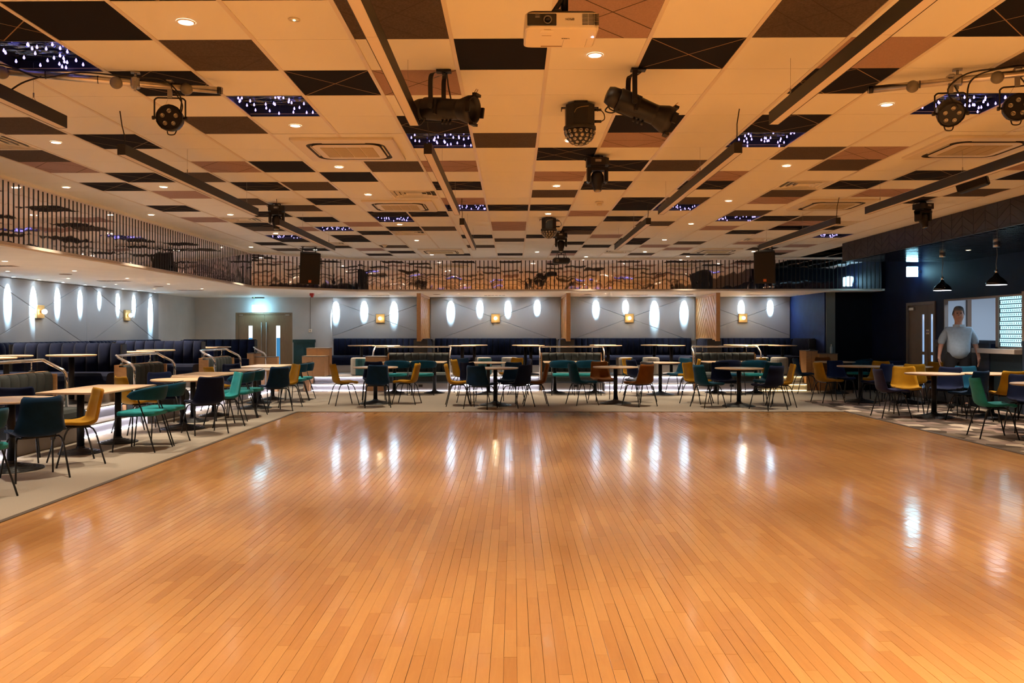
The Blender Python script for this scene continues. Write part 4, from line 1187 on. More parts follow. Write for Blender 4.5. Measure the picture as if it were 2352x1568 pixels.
# ------------------------------------------------------------------ dome effect lights
def dome_light(loc, lab):
    o = thing('dome_light', lab, 'effect light', loc, 0, 'black multi lens dome lights')
    mb = MB(); mb.prism([(-.11, -.06), (-.055, -.11), (.055, -.11), (.11, -.06), (.11, .09), (-.11, .09)], -.175, -.015); mb.build('housing', BLACK, o)
    mb = MB(); mb.box(-.145, .145, -.02, .02, -.03, -.024); mb.box(-.145, -.139, -.02, .02, -.05, -.024); mb.box(.139, .145, -.02, .02, -.05, -.024); mb.box(-.05, .05, -.115, .05, -.02, 0); mb.build('bracket', BLACK, o)
    mb = MB(); mb.lathe([(.122, -.205), (.127, -.195), (.125, -.175), (.11, -.172)], 28); mb.build('rim', BLACKP, o)
    R_ = .12
    mb = MB(); mb.lathe([(max(.004, R_ * math.sin(math.radians(a))), -.20 - R_ * math.cos(math.radians(a)) * 1.0) for a in (2, 15, 30, 45, 60, 75, 88)], 28); dome = mb.build('dome', BLACKP, o)
    lm = MB(); lm.lathe([(.0155, -.001), (.0145, .004), (.009, .006), (.004, .0065)], 12); lme = lm.mesh('lens', LENS)
    for el, n_, off in ((78, 16, 0), (62, 15, .5), (47, 12, 0), (32, 8, .5), (16, 5, 0), (0, 1, 0)):
        for i in range(n_):
            a = 2 * PI * (i + off) / n_
            dv = Vector((math.sin(math.radians(el)) * math.cos(a), math.sin(math.radians(el)) * math.sin(a), -math.cos(math.radians(el))))
            l = put('lens', lme, dome, tuple(Vector((0, 0, -.20)) + dv * (R_ - .001)))
            l.rotation_mode = 'QUATERNION'; l.rotation_quaternion = dv.to_track_quat('Z', 'Y')
    for z0, z1 in ((-.05, -.14),):
        mb = MB(); mb.cyl((.11, -.03, z0), (.165, -.03, z0), .010, n=8); mb.cyl((.11, -.03, z1), (.165, -.03, z1), .011, n=8)
        mb.tube(smooth([(.16, -.03, z0), (.185, -.03, z0 - .03), (.19, -.03, z1 + .02), (.165, -.03, z1)]), .004, 6); mb.build('connectors', BLACKP, o)
    mb = MB(); mb.tube(smooth([(-.05, -.113, -.09), (-.03, -.118, -.06), (.02, -.116, -.045), (.06, -.11, -.04)]), .002, 5); mb.build('safety_wire', BRASS, o)
dome_light((.52, 6.52, ZC), 'black dome effect light with many lenses, large and near, below the projector')
dome_light((.555, 13.0, ZC), 'black dome effect light with many lenses, smaller and far, centre')

# ------------------------------------------------------------------ moving heads
mh = []
def moving_head(loc, yaw, lab):
    if mh:
        return dup(mh[0], loc, yaw, lab)
    o = thing('moving_head', lab, 'moving light', loc, yaw, 'black moving head lights')
    mb = MB(); mb.prism([(-.075, -.11), (.075, -.11), (.11, -.075), (.11, .075), (.075, .11), (-.075, .11), (-.11, .075), (-.11, -.075)], -.105, -.035)
    mb.box(-.07, .07, -.075, .075, -.125, -.105); mb.build('base', BLACKP, o)
    mb = MB(); mb.tube([(-.05, 0, -.03), (-.05, 0, -.005), (.05, 0, -.005), (.05, 0, -.03)], .008, 6); mb.box(-.02, .02, -.03, .03, -.04, 0); mb.build('clamp', BLACK, o)
    mb = MB(); mb.box(-.03, .03, -.113, -.11, -.08, -.055); mb.build('display', STEEL, o)
    mb = MB()
    for s in (-1, 1):
        mb.bbox(min(s * .105, s * .07), max(s * .105, s * .07), -.06, .06, -.275, -.13, .012)
    mb.box(-.105, .105, -.055, .055, -.155, -.125); mb.prism([(-.105, -.05), (-.06, -.05), (-.06, .05), (-.105, .05)], -.18, -.13); mb.build('yoke', BLACK, o)
    mb = MB()
    X = Matrix.Translation((0, 0, -.225)) @ Matrix.Rotation(math.radians(-14), 4, 'X')
    mb.X = X
    n = 16
    def rg(z, a, b): return [(a * math.cos(2 * PI * q / n), b * math.sin(2 * PI * q / n), z) for q in range(n)]
    mb.rings([rg(.062, .03, .03), rg(.055, .05, .05), rg(.02, .065, .062), rg(-.03, .064, .06), rg(-.09, .047, .047), rg(-.125, .042, .042), rg(-.14, .036, .036)]); mb.build('head', BLACKP, o)
    mb = MB(); mb.X = X; mb.lathe([(.02, -.144), (.032, -.142), (.033, -.136)], 16); mb.build('lens', LENS, o)
    mb = MB(); mb.tube(smooth([(-.09, .05, -.05), (-.13, .03, -.03), (-.11, -.02, -.02), (-.06, -.02, -.02)]), .005, 6); mb.build('cable', BLACKP, o)
    mh.append(o)
    return o
moving_head((.848, 8.42, ZC), 0, 'black moving head light, largest one, centre right below a black tile')
moving_head((-3.27, 11.5, ZC), .2, 'black moving head light behind the near end of the far left light bar')
moving_head((.845, 14.75, ZC), -.1, 'black moving head light far away in the centre above the second projector')
moving_head((5.60, 11.45, ZC), .35, 'black moving head light at the right before the navy bulkhead')

# ------------------------------------------------------------------ projectors
PY = 3.76
o = thing('projector', 'white ceiling projector hung upside down at the top centre', 'projector', (.222, PY, 2.825), .02)
W2 = .167
mb = MB()
def pr(z, dx, dyf, dyb, r=.03):
    pts = []
    x0, x1, y0, y1 = -W2 + dx, W2 - dx, dyf, .27 - dyb
    for cx, cy, a0 in ((x1 - r, y1 - r, 0), (x0 + r, y1 - r, PI / 2), (x0 + r, y0 + r, PI), (x1 - r, y0 + r, 1.5 * PI)):
        for i in range(5):
            a = a0 + i * PI / 8
            pts.append((cx + r * math.cos(a), cy + r * math.sin(a), z))
    return pts
mb.rings([pr(0, .008, .008, .02), pr(.006, .001, .001, .004), pr(.012, 0, 0, 0), pr(.072, 0, 0, 0)], smooth=False); mb.build('case', CREAM, o)
mb = MB(); mb.rings([pr(.072, .001, .001, 0), pr(.084, .012, .012, .01), pr(.086, .03, .03, .02)], smooth=False); mb.build('dark_base_plate', BLACKP, o)
mb = MB(); mb.box(-.158, -.026, -.002, .004, .013, .068, .002); mb.build('lens_bay', BLACKG, o)
mb = MB(); mb.X = Matrix.Translation((-.066, -.002, .040)) @ Matrix.Rotation(PI / 2, 4, 'X'); mb.rings([[(r_ * math.cos(2 * PI * q / 24), r_ * math.sin(2 * PI * q / 24), z) for q in range(24)] for r_, z in ((.019, 0), (.019, .004), (.0155, .004), (.013, -.004))], cap=True); mb.build('lens_ring', GREYP, o)
mb = MB(); mb.X = Matrix.Translation((-.066, -.0035, .040)) @ Matrix.Rotation(PI / 2, 4, 'X'); mb.lathe([(.0125, 0), (.009, .0012), (.004, .002)], 18); mb.build('lens', BLACKG, o)
mb = MB(); mb.box(-.122, -.102, -.003, -.0015, .049, .055); mb.box(-.122, -.102, -.003, -.0015, .059, .0615); mb.build('badge', GREYP, o)
for c in range(3):
    for i in range(9):
        mb = MB(); xa = (.090, .118, .146)[c]; mb.box(xa, xa + (.026, .026, .019)[c], -.002, .003, .0175 + i * .0058, .0198 + i * .0058); mb.build('vent_slot', DARKSLOT, o)
INK = M('dark print', (.03, .025, .02), .6)
tm = text_mesh('EPSON', .0135, 'lettering', INK)
put('lettering', tm, o, (.034, -.0012, .043), (PI / 2, PI, 0))
tm2 = text_mesh('EPSON', .0125, 'lettering', INK)
put('lettering', tm2, o, (.025, .125, -.0008), (PI, 0, 0))
mb = MB(); mb.prism([(-.10, .045), (-.035, .045), (-.041, .02), (-.094, .02)], -.002, .002); mb.build('cover_latch', M('pale cream plastic', (.84, .8, .70), .4), o)
mb = MB(); mb.box(-.088, -.044, .088, .091, -.0012, .003); mb.box(-.082, -.05, .008, .012, -.0012, .003); mb.box(-.085, .015, .225, .238, -.0008, .003); mb.build('label_marks', M('pale brown print', (.34, .24, .15), .7), o)
mb = MB(); mb.box(.0165, .0175, .14, .25, -.0008, .003); mb.box(.125, .126, .13, .24, -.0008, .003); mb.build('seam', GREYP, o)
mb = MB(); mb.lathe([(.002, -.003), (.0055, -.0018), (.006, 0)], 10, (.148, .105, 0)); mb.build('indicator', M('blue white led', (.5, .5, 1), .5, emit=(.55, .5, 1), estr=6, sample=False), o)
mb = MB(); mb.lathe([(.06, .09), (.06, .10), (.03, .112)], 20, (.02, .13, 0)); mb.cyl((.02, .13, .10), (.02, .13, .41), .018, n=14); mb.cyl((-.04, .08, .095), (.02, .13, .20), .012, n=8); mb.cyl((.02, .13, .4), (.02, .13, .408), .07, n=18); mb.build('ceiling_mount', BLACK, o)
mb = MB(); mb.box(-.03, .0, .04, .06, .085, .105, .003); mb.build('foot', BLACKP, o)
mb = MB(); mb.tube(smooth([(.09, .2, .085), (.07, .18, .1), (.03, .14, .15), (.035, .13, .41)]), .004, 6); mb.build('cable', BLACKP, o)
o = thing('projector', 'small black projector hung on a pole before the back fascia', 'projector', (1.035, 18.0, 2.93))
mb = MB(); mb.bbox(-.185, .185, -.13, .13, -.005, .12, .03); mb.build('case', BLACKP, o)
mb = MB(); mb.cyl((-.09, -.135, .055), (-.09, -.12, .055), .035, n=16); mb.build('lens', LENS, o)
for s in (-1, 1):
    mb = MB(); mb.box(s * .06 - .008, s * .06 + .008, -.02, .02, .12, .2); mb.build('arm', BLACK, o)
mb = MB(); mb.box(-.068, .068, -.015, .015, .19, .2); mb.cyl((0, 0, .2), (0, 0, ZC - 2.93), .012, n=10); mb.build('pole', BLACK, o)
for s in (-1, 1):
    mb = MB(); mb.tube(smooth([(s * .01, 0, ZC - 2.93 - .02), (s * .07, 0, .25), (s * .1, 0, .17), (s * .12, 0, .11)]), .006, 5); mb.build('cable', BLACKP, o)

# ------------------------------------------------------------------ speakers
def big_speaker(loc, yaw, tilt, roll, lab):
    o = thing('hanging_speaker', lab, 'speaker', loc, yaw, 'hanging black speakers')
    X = Matrix.Rotation(tilt, 4, 'X') @ Matrix.Rotation(roll, 4, 'Y')
    mb = MB(); mb.X = X; mb.prism([(-.21, -.17), (.21, -.17), (.15, .17), (-.15, .17)], -.325, .325); cab = mb.build('cabinet', BLACKP, o)
    mb = MB(); mb.X = X; mb.box(-.2, .2, -.185, -.17, -.315, .315, .006); mb.build('front_grille', BLACK, o)
    mb = MB(); mb.X = X; mb.box(-.03, .03, -.19, -.185, -.285, -.23); mb.build('badge', ORANGE, o)
    mb = MB(); mb.X = X; mb.box(-.022, .022, -.1905, -.19, -.262, -.252); mb.build('badge_mark', M('pale orange mark', (.8, .35, .15), .5), o)
    for s in (-1, 1):
        mb = MB(); mb.X = X; mb.box(s * .185 - .008, s * .185 + .008, -.06, .06, .0, .05); mb.build('handle_pocket', BLACKG, o)
        p = X @ Vector((s * .13, .0, .325))
        mb = MB(); mb.tube([p, p + Vector((s * .01, 0, .03)), p + Vector((0, 0, .05)), Vector((p.x, p.y, ZC - loc[2]))], .011, 6); mb.box(p.x - .03, p.x + .03, p.y - .03, p.y + .03, ZC - loc[2] - .012, ZC - loc[2]); mb.build('hanger', BLACK, o)
big_speaker((-4.28, 17.4, 2.80), .42, math.radians(11), 0, 'black hanging speaker with orange badge at the left of the back fascia')
big_speaker((5.22, 17.3, 2.80), -.42, math.radians(11), 0, 'black hanging speaker with orange badge at the right of the back fascia')
o = thing('box_speaker', 'small black box speaker on the ceiling beside the right light bar', 'speaker', (5.18, 9.45, ZC - .12), -.75)
mb = MB(); mb.X = Matrix.Rotation(math.radians(-15), 4, 'Y'); mb.bbox(-.16, .16, -.065, .065, -.055, .055, .015); mb.build('case', BLACKP, o)
mb = MB(); mb.X = Matrix.Rotation(math.radians(-15), 4, 'Y'); mb.box(-.15, .15, -.069, -.065, -.045, .045); mb.build('grille', BLACK, o)
mb = MB(); mb.box(-.03, .03, -.03, .03, .03, .12); mb.build('bracket', BLACK, o)
# ------------------------------------------------------------------ raised seating: platforms, steps, benches, rails
mb = MB(); mb.box(-5.15, 7.77, 21.06, YB, 0, PLAT)
struct('floor_platform_back', mb, STEPC, 'raised carpeted platform along the back wall')
mb = MB(); mb.box(XL, -6.30, 4.0, 21.05, 0, PLAT)
struct('floor_platform_left', mb, STEPC, 'raised carpeted platform along the left wall')

def steps(loc, rz, L, lab, led=LEDW, back=.45):
    """two risers up to the platform; x along the flight, faces -y"""
    o = thing('step_flight', lab, 'steps', loc, rz, 'lit carpeted steps')
    for i, (y, z) in enumerate(((0, 0), (.30, PLAT / 2))):
        mb = MB(); mb.box(0, L, y, y + .30 if i == 0 else back, z, z + PLAT / 2 - .012); mb.build('riser', STEPC, o)
        mb = MB(); mb.box(-.0, L, y - .035, (y + .30 if i == 0 else back), z + PLAT / 2 - .012, z + PLAT / 2 + .002); mb.build('tread', STEPC, o)
        mb = MB(); mb.box(0, L, y - .038, y - .026, z + PLAT / 2 - .02, z + PLAT / 2 + .006); mb.build('nosing', M('pale nosing', (.42, .38, .33), .5), o)
        mb = MB(); mb.box(.02, L - .02, y - .022, y - .008, z + PLAT / 2 - .024, z + PLAT / 2 - .013); mb.build('led_strip', led, o)
    mb = MB(); mb.box(.02, L - .02, -.012, -.003, .002, .014); mb.build('led_strip', led, o)
    return o
YS = 20.66
for xa, xb, lab, led in ((-5.02, -3.62, 'white lit steps in the back left corner', LEDW), (-1.57, .64, 'white lit steps between the first and second olive back benches', LEDW),
                    (2.25, 4.45, 'white lit steps between the second and third olive back benches', LEDW), (6.12, 7.25, 'yellow lit steps at the right end of the back row', LEDY)):
    steps((xa, YS, 0), 0, xb - xa, lab, led)
for ya, yb, lab in ((7.66, 9.65, 'white lit steps at the left edge'), (11.23, 13.23, 'white lit steps nearest on the left side'), (14.84, 16.81, 'white lit steps in the middle of the left side'), (18.41, 20.35, 'white lit steps farthest on the left side')):
    steps((-5.93, ya, 0), PI / 2, yb - ya, lab)

def channel_mesh(w_, h, d, name, mt):
    """upholstered back channel: rounded front (-y), rounded top"""
    mb = MB(); n = 6; rows = []
    for z, k in ((0, 1), (h - d * .9, 1), (h - d * .45, .86), (h - d * .12, .55), (h, .12)):
        prof = []
        for i in range(n + 1):
            a = PI * i / n
            prof.append((-w_ / 2 * math.cos(a) * .985, -d * .45 * math.sin(a) ** .7 - d * .55 * k, z) if 0 < i < n else (-w_ / 2 * math.cos(a), -d * .55 * k, z))
        prof += [(w_ / 2, 0, z), (-w_ / 2, 0, z)]
        rows.append(prof)
    mb.rings(rows, cap=True)
    return mb.mesh(name, mt)
CH = {}
def banquette(loc, rz, L, lab, mt=NAVYV, sh=.46, bh=.93, sd=.48, bt=.15, pitch=.16, plinth=M('white bench base', (.55, .53, .51), .6), ends=True, group='navy channelled banquettes', cat='banquette', name='banquette'):
    """x along, back against +y at y=0, faces -y"""
    o = thing(name, lab, cat, loc, rz, group)
    mb = MB(); mb.box(0, L, -sd - bt + .07, -.02, 0, .20); mb.build('plinth', plinth, o)
    # seat cushion with a bull nose
    mb = MB()
    prof = [(-bt + .02, .20), (-sd - bt + .03, .20), (-sd - bt, .24), (-sd - bt - .015, .34), (-sd - bt, sh - .05), (-sd - bt + .04, sh - .008), (-sd - bt + .12, sh), (-bt + .02, sh)]
    mb.rings([[(x, y, z) for y, z in prof] for x in (0, .02, L - .02, L)], smooth=False); mb.build('seat', mt, o)
    n = max(1, round(L / pitch)); w_ = L / n
    key = (round(w_, 4), mt.name, bh)
    if key not in CH: CH[key] = channel_mesh(w_, bh - .36, bt, 'back_channel', mt)
    for i in range(n): put('back_channel', CH[key], o, ((i + .5) * w_, 0, .36))
    if ends:
        for x in (-.02, L):
            mb = MB(); mb.box(x, x + .02, -bt - .01, .02, 0, bh - .02); mb.build('end_panel', BLACKP, o)
    return o
PZ0 = PLAT
banquette((-5.05, YB - .05, PZ0), 0, 2.62, 'navy banquette under the first back wall bay', ends=False)
banquette((-2.20, YB - .05, PZ0), 0, 3.40, 'navy banquette under the second back wall bay', ends=False)
banquette((1.58, YB - .05, PZ0), 0, 3.40, 'navy banquette under the third back wall bay', ends=False)
banquette((5.35, YB - .05, PZ0), 0, 2.40, 'navy banquette under the last back wall bay', ends=False)
# returns along the screens
for xs, a, b in ((-2.39, 'first', 'first'), (1.39, 'second', 'second'), (5.16, 'third', 'third')):
    banquette((xs - .02, YB - .7, PZ0), -PI / 2, 1.30, 'navy banquette return on the left of the %s oak screen' % a, pitch=.11)
    banquette((xs + .02, YB - 2.0, PZ0), PI / 2, 1.30, 'navy banquette return on the right of the %s oak screen' % b, pitch=.11)
banquette((7.73, YB - .7, PZ0), -PI / 2, 1.35, 'navy banquette return against the blue wing wall', pitch=.11)
# left side
for i, (ya, yb) in enumerate(((10.31, 13.80), (13.95, 17.36), (17.51, 20.9))):
    banquette((XL + .05, ya, PZ0), PI / 2, yb - ya, 'navy banquette along the left wall, %s bay from the camera' % ORD[i], ends=False)
    banquette((XL + .70, yb + .04, PZ0), 0, 1.83, 'navy banquette return facing the camera on the left side, %s one from the camera' % ORD[i], pitch=.2)

# oak chevron screens
POSTH = ZS
om = {}
for xs, lab, yend in ((-2.39, 'leftmost', 0), (1.39, 'middle', 0), (5.16, 'rightmost', 0)):
    o = thing('chevron_screen', 'golden oak chevron slat screen hanging above the navy banquettes, ' + lab + ' of three', 'screen', (xs, 21.07, 0), 0, 'oak chevron screens')
    zb, y1 = 1.25, YB - 21.07 - .05
    if not om:
        mb = MB(); mb.box(-.052, .052, 0, .10, zb - .03, ZS); om['post'] = mb.mesh('post', OAK)
        mb = MB(); mb.box(-.045, .045, .10, y1, zb, zb + .05); mb.box(-.045, .045, .10, y1, ZS - .06, ZS); mb.box(-.045, .045, y1 - .04, y1, zb, ZS); om['frame'] = mb.mesh('frame', OAK)
        z0, z1 = zb + .05, ZS - .06
        yc = (0.10 + y1 - .04) / 2
        mb = MB(); mb.box(-.012, .012, yc - .012, yc + .012, z0, z1); om['spine'] = mb.mesh('spine', OAKS)
        sl = []
        pitch, wd, rise = .27, .215, 1.15
        half = yc - .10 - .012
        for s in (-1, 1):
            z = z0 - rise
            while z < z1:
                # parallelogram falling away from the spine
                P = [(yc + s * .012, z + rise), (yc + s * .012, z + rise + wd), (yc + s * (.012 + half), z + wd), (yc + s * (.012 + half), z)]
                # clip in z
                def clip(P, zc, keep_low):
                    out = []
                    for i in range(len(P)):
                        a, b = P[i], P[(i + 1) % len(P)]
                        ia = (a[1] <= zc) if keep_low else (a[1] >= zc); ib = (b[1] <= zc) if keep_low else (b[1] >= zc)
                        if ia: out.append(a)
                        if ia != ib:
                            t = (zc - a[1]) / (b[1] - a[1]); out.append((a[0] + t * (b[0] - a[0]), zc))
                    return out
                Q = clip(P, z1, True)
                Q = clip(Q, z0, False) if len(Q) > 2 else []
                if len(Q) > 2:
                    mb = MB()
                    A = [mb.vert((-.018, y, zz)) for y, zz in Q]; B = [mb.vert((.018, y, zz)) for y, zz in Q]
                    mb.face(A); mb.face(B[::-1])
                    for i in range(len(Q)): mb.face((A[i], B[i], B[(i + 1) % len(Q)], A[(i + 1) % len(Q)]))
                    sl.append(mb.mesh('slat', OAKS))
                z += pitch
        om['sl'] = sl
    for nm in ('post', 'frame', 'spine'): put(nm, om[nm], o)
    for me in om['sl']: put('slat', me, o)

# olive booths with oak upstand
def booth(loc, rz, L, lab, oak_left=0.0):
    o = banquette(loc, rz, L, lab, OLIVE, .455, .93, .42, .10, .19, BENCHB, False, 'olive booth benches', 'bench', 'booth_bench')
    mb = MB(); mb.box(-.03, L + .03, .0, .07, 0, .935); mb.build('oak_upstand', OAK, o)
    for x in (-.03, L):
        mb = MB(); mb.box(x, x + .03, -.12, .0, 0, .90); mb.build('oak_end', OAK, o)
    if rz == 0:
        mb = MB(); mb.box(0, L, -.462, -.455, .002, .014); mb.build('led_strip', M('soft white led strip', (1, 1, 1), .5, emit=(.9, .85, 1), estr=4), o)
    mb = MB(); mb.box(L * .52, L * .52 + .1, -.458, -.452, .10, .16); mb.build('socket', BLACKP, o)
    return o
booth((-3.13, 21.05, 0), 0, 1.51, 'olive channelled bench in the back row, leftmost of three')
booth((.72, 21.05, 0), 0, 1.47, 'olive channelled bench in the back row, middle of three')
booth((4.56, 21.05, 0), 0, 1.48, 'olive channelled bench in the back row, rightmost of three')
for ya, lab in ((9.70, 'nearest the camera'), (13.28, 'middle of three'), (16.86, 'farthest of three')):
    booth((-6.30, ya, 0), PI / 2, 1.52, 'olive channelled bench on the left side, ' + lab)
booth((-6.30, 6.1, 0), PI / 2, 1.52, 'olive channelled bench on the left side, outside the frame')

def rail(loc, rz, L, lab, z=1.085, lo=.18):
    """chrome rail: posts at both ends at y=0, crank back to y=.28 and run across"""
    o = thing('handrail', lab, 'handrail', loc, rz, 'chrome handrails')
    b = .28
    pts = [(0, -.02, lo), (0, -.02, .86 if lo > .5 else .84), (0, -.01, .90), (0, .03, .95), (0, b - .05, z - .035), (.02, b, z), (.07, b + .02, z), (L - .07, b + .02, z), (L - .02, b, z), (L, b - .05, z - .035), (L, .03, .95), (L, -.01, .90), (L, -.02, .84), (L, -.02, .18)]
    mb = MB(); mb.tube(pts, .0215, 12); mb.build('rail', CHROME, o)
    for x in (L * .17, L * .83):
        mb = MB(); mb.cyl((x, b + .02, .93), (x, b + .02, z), .008, n=8); mb.build('stanchion', CHROME, o)
        mb = MB(); mb.lathe([(.04, 0), (.036, .015), (.015, .02)], 14, (x, b + .02, .935)); mb.build('flange', BLACKP, o)
    for x in (0, L):
        mb = MB(); mb.lathe([(.045, 0), (.045, .012), (.022, .016)], 14, (x, -.02, lo if x == 0 else PLAT / 2)); mb.build('floor_flange', CHROME, o)
    return o
for ya, lab in ((9.64, 'over the nearest left bench'), (13.24, 'over the middle left bench'), (16.82, 'over the farthest left bench')):
    rail((-6.06, ya, 0), PI / 2, 1.58, 'cranked chrome handrail ' + lab)
for xa, L, lab in ((-3.50, 1.92, 'over the leftmost olive back bench'), (.66, 1.60, 'over the middle olive back bench'), (4.49, 1.66, 'over the rightmost olive back bench')):
    rail((xa, 20.78, 0), 0, L, 'cranked chrome handrail ' + lab, lo=.857 if xa < -3 else .18)
o = thing('handrail', 'short chrome handrail at the far end of the left platform', 'handrail', (-6.06, 20.30, 0), PI / 2, 'chrome handrails')
mb = MB(); mb.tube([(0, -.02, .18), (0, -.02, .84), (0, -.01, .90), (0, .03, .95), (0, .23, 1.05), (.02, .28, 1.085), (.07, .3, 1.085), (.26, .3, 1.085)], .0215, 12); mb.build('rail', CHROME, o)
mb = MB(); mb.cyl((.14, .3, .93), (.14, .3, 1.085), .008, n=8); mb.build('stanchion', CHROME, o)
mb = MB(); mb.lathe([(.04, 0), (.036, .015), (.015, .02)], 14, (.14, .3, .935)); mb.build('flange', BLACKP, o)
# oak cabinets and end boxes
def oakbox(name, lab, cat, boxes, top=M('grey brown cabinet top', (.20, .15, .11), .4)):
    x = sum(b[0] + b[1] for b in boxes) / len(boxes) / 2; y = min(b[2] for b in boxes)
    o = thing(name, lab, cat, (x, y, 0))
    for b in boxes:
        mb = MB(); mb.box(b[0] - x, b[1] - x, b[2] - y, b[3] - y, (b[5] if len(b) > 5 else 0), b[4] - .02); mb.build('carcass', OAK, o)
        mb = MB(); mb.box(b[0] - x - .005, b[1] - x + .005, b[2] - y - .01, b[3] - y, b[4] - .02, b[4]); mb.build('top', top, o)
        mb = MB(); mb.box(b[0] - x + (b[1] - b[0]) * .45, b[0] - x + (b[1] - b[0]) * .45 + .004, b[2] - y - .002, b[2] - y, max(.1, (b[5] if len(b) > 5 else 0)), b[4] - .03); mb.build('joint', DARKTRIM, o)
    return o
oakbox('oak_cabinet', 'stepped oak cabinet beside the white steps in the back left corner', 'cabinet', [(-5.22, -4.66, 20.55, 21.0, .87, .37), (-5.2, -5.04, 20.6, 21.0, .37), (-5.22, -4.64, 21.0, 21.3, 1.06, .37)])
oakbox('oak_cabinet', 'oak cabinet between the corner steps and the leftmost back bench', 'cabinet', [(-3.66, -3.17, 20.60, 21.04, .855)])
oakbox('oak_cabinet', 'oak cabinet at the right end of the back row by the yellow steps', 'cabinet', [(7.28, 7.56, 20.80, 21.3, .99), (7.56, 8.0, 20.66, 20.88, .92)])
oakbox('oak_end_panel', 'low oak end panels closing the left platform before the door', 'end panel', [(-6.52, -6.36, 20.36, 21.0, .95), (-6.36, -5.80, 20.44, 20.6, .86)])
o = thing('water_bottle', 'clear plastic bottle standing on the right oak cabinet', 'bottle', (7.86, 20.7, .92))
mb = MB(); mb.lathe([(.030, 0), (.032, .01), (.032, .14), (.014, .185), (.013, .20)], 14); mb.build('bottle', M('clear plastic', (.55, .6, .62), .15), o)
mb = MB(); mb.lathe([(.014, .2), (.014, .222)], 12); mb.build('cap', CREAM, o)
o = thing('card_reader', 'small black box lying on the right oak cabinet', 'box', (7.42, 20.8, .99))
mb = MB(); mb.bbox(-.06, .06, -.04, .04, 0, .035, .01); mb.build('case', BLACKP, o)

# ------------------------------------------------------------------ tables
mb = MB(); mb.lathe([(.445, -.025), (.46, -.017), (.46, -.006), (.454, 0)], 40); rt_top = mb.mesh('table_top', OAKL)
mb = MB(); mb.cyl((0, 0, .05), (0, 0, .725), .042, n=16); mb.lathe([(.19, .715), (.19, .722), (.05, .725)], 16); tb_post = mb.mesh('post', BLACK)
prof = []
for i in range(7):
    r_ = .32 - i * .038
    prof += [(r_, .006 + i * .0085), (r_ - .006, .0145 + i * .0085)]
mb = MB(); mb.lathe([(.318, 0)] + prof + [(.055, .075), (.046, .095)], 32, smooth=False); tb_base = mb.mesh('ribbed_base', BLACK)
mb = MB(); mb.lathe([(.345, -.025), (.36, -.017), (.36, -.006), (.354, 0)], 36); st_top = mb.mesh('table_top', OAKL)
mb = MB(); mb.lathe([(.23, 0), (.23, .008), (.21, .016), (.19, .022), (.045, .05)], 28, smooth=False); st_base = mb.mesh('base', BLACK)
mb = MB(); mb.bbox(-.40, .40, -.75, .75, -.026, 0, .006); rect_top = mb.mesh('table_top', OAKL)
prof = []
for i in range(5):
    r_ = .25 - i * .038
    prof += [(r_, .006 + i * .009), (r_ - .006, .015 + i * .009)]
mb = MB(); mb.lathe([(.248, 0)] + prof + [(.055, .06), (.046, .08)], 28, smooth=False); rb_base = mb.mesh('ribbed_base', BLACK)
def round_table(x, y, lab, group='round pedestal tables on the carpet'):
    o = thing('round_table', lab, 'table', (x, y, 0), 0, group)
    put('table_top', rt_top, o, (0, 0, .75)); put('post', tb_post, o); put('ribbed_base', tb_base, o)
def plat_table(x, y, lab):
    o = thing('round_table', lab, 'table', (x, y, PLAT), 0, 'small round tables on the raised platform')
    put('table_top', st_top, o, (0, 0, .76)); put('post', tb_post, o, (0, 0, .01)); put('base', st_base, o)
def rect_table(x, y, rz, lab, L=1.5):
    o = thing('rectangular_table', lab, 'table', (x, y, 0), rz, 'rectangular twin pedestal tables')
    put('table_top', rect_top, o, (0, 0, .75))
    for s in (-.48, .48):
        put('post', tb_post, o, (0, s, 0)); put('ribbed_base', rb_base, o, (0, s, 0))
RT = {  # key: x, y, label, short phrase used by its chairs
 'L0': (-5.36, 8.85, 'round oak table cut by the left edge of the photo', 'the round table cut by the left edge'),
 'L2': (-5.02, 12.62, 'round oak table between the two nearest rectangular tables on the left', 'the second round table on the left'),
 'L4': (-4.97, 15.98, 'round oak table farthest along the left steps', 'the farthest round table on the left'),
 'B1': (-2.82, 17.02, 'round oak table alone at the left end of the back row', 'the leftmost round back table'),
 'B2a': (-.59, 19.6, 'round oak table before the first white centre steps, rear of the pair', 'the rear table by the left centre steps'),
 'B2b': (-.36, 16.6, 'round oak table before the first white centre steps, front of the pair', 'the front round table left of centre'),
 'B3a': (3.41, 19.4, 'round oak table before the second white centre steps, rear of the pair', 'the rear table by the right centre steps'),
 'B3b': (2.08, 17.02, 'round oak table before the second white centre steps, front of the pair', 'the front round table right of centre'),
 'B4': (4.42, 16.4, 'round oak table in front of the rightmost olive back bench', 'the round table before the third back bench'),
 'R1': (7.62, 19.85, 'round oak table by the oak cabinet in the far right corner', 'the far corner table by the oak cabinet'),
 'R2': (7.19, 17.35, 'round oak table on the right, left of the double door', 'the left table before the double door'),
 'R3': (8.08, 17.15, 'round oak table on the right, right before the double door', 'the right table before the double door'),
 'R4': (7.15, 14.25, 'round oak table on the patterned carpet, middle of the right side', 'the middle table on patterned carpet'),
 'R5': (8.12, 14.25, 'round oak table on the patterned carpet below the hatch', 'the table below the hatch'),
 'R6': (7.27, 11.4, 'round oak table cut by the right edge of the photo', 'the table cut by the right edge'),
}
for k, v in RT.items(): round_table(v[0], v[1], v[2])
for y, lab in ((6.9, 'outside the frame'), (10.55, 'nearest of three in view'), (14.1, 'middle of three in view'), (17.65, 'farthest of three in view')):
    rect_table(-5.25, y, 0, 'rectangular oak table along the left olive benches, ' + lab)
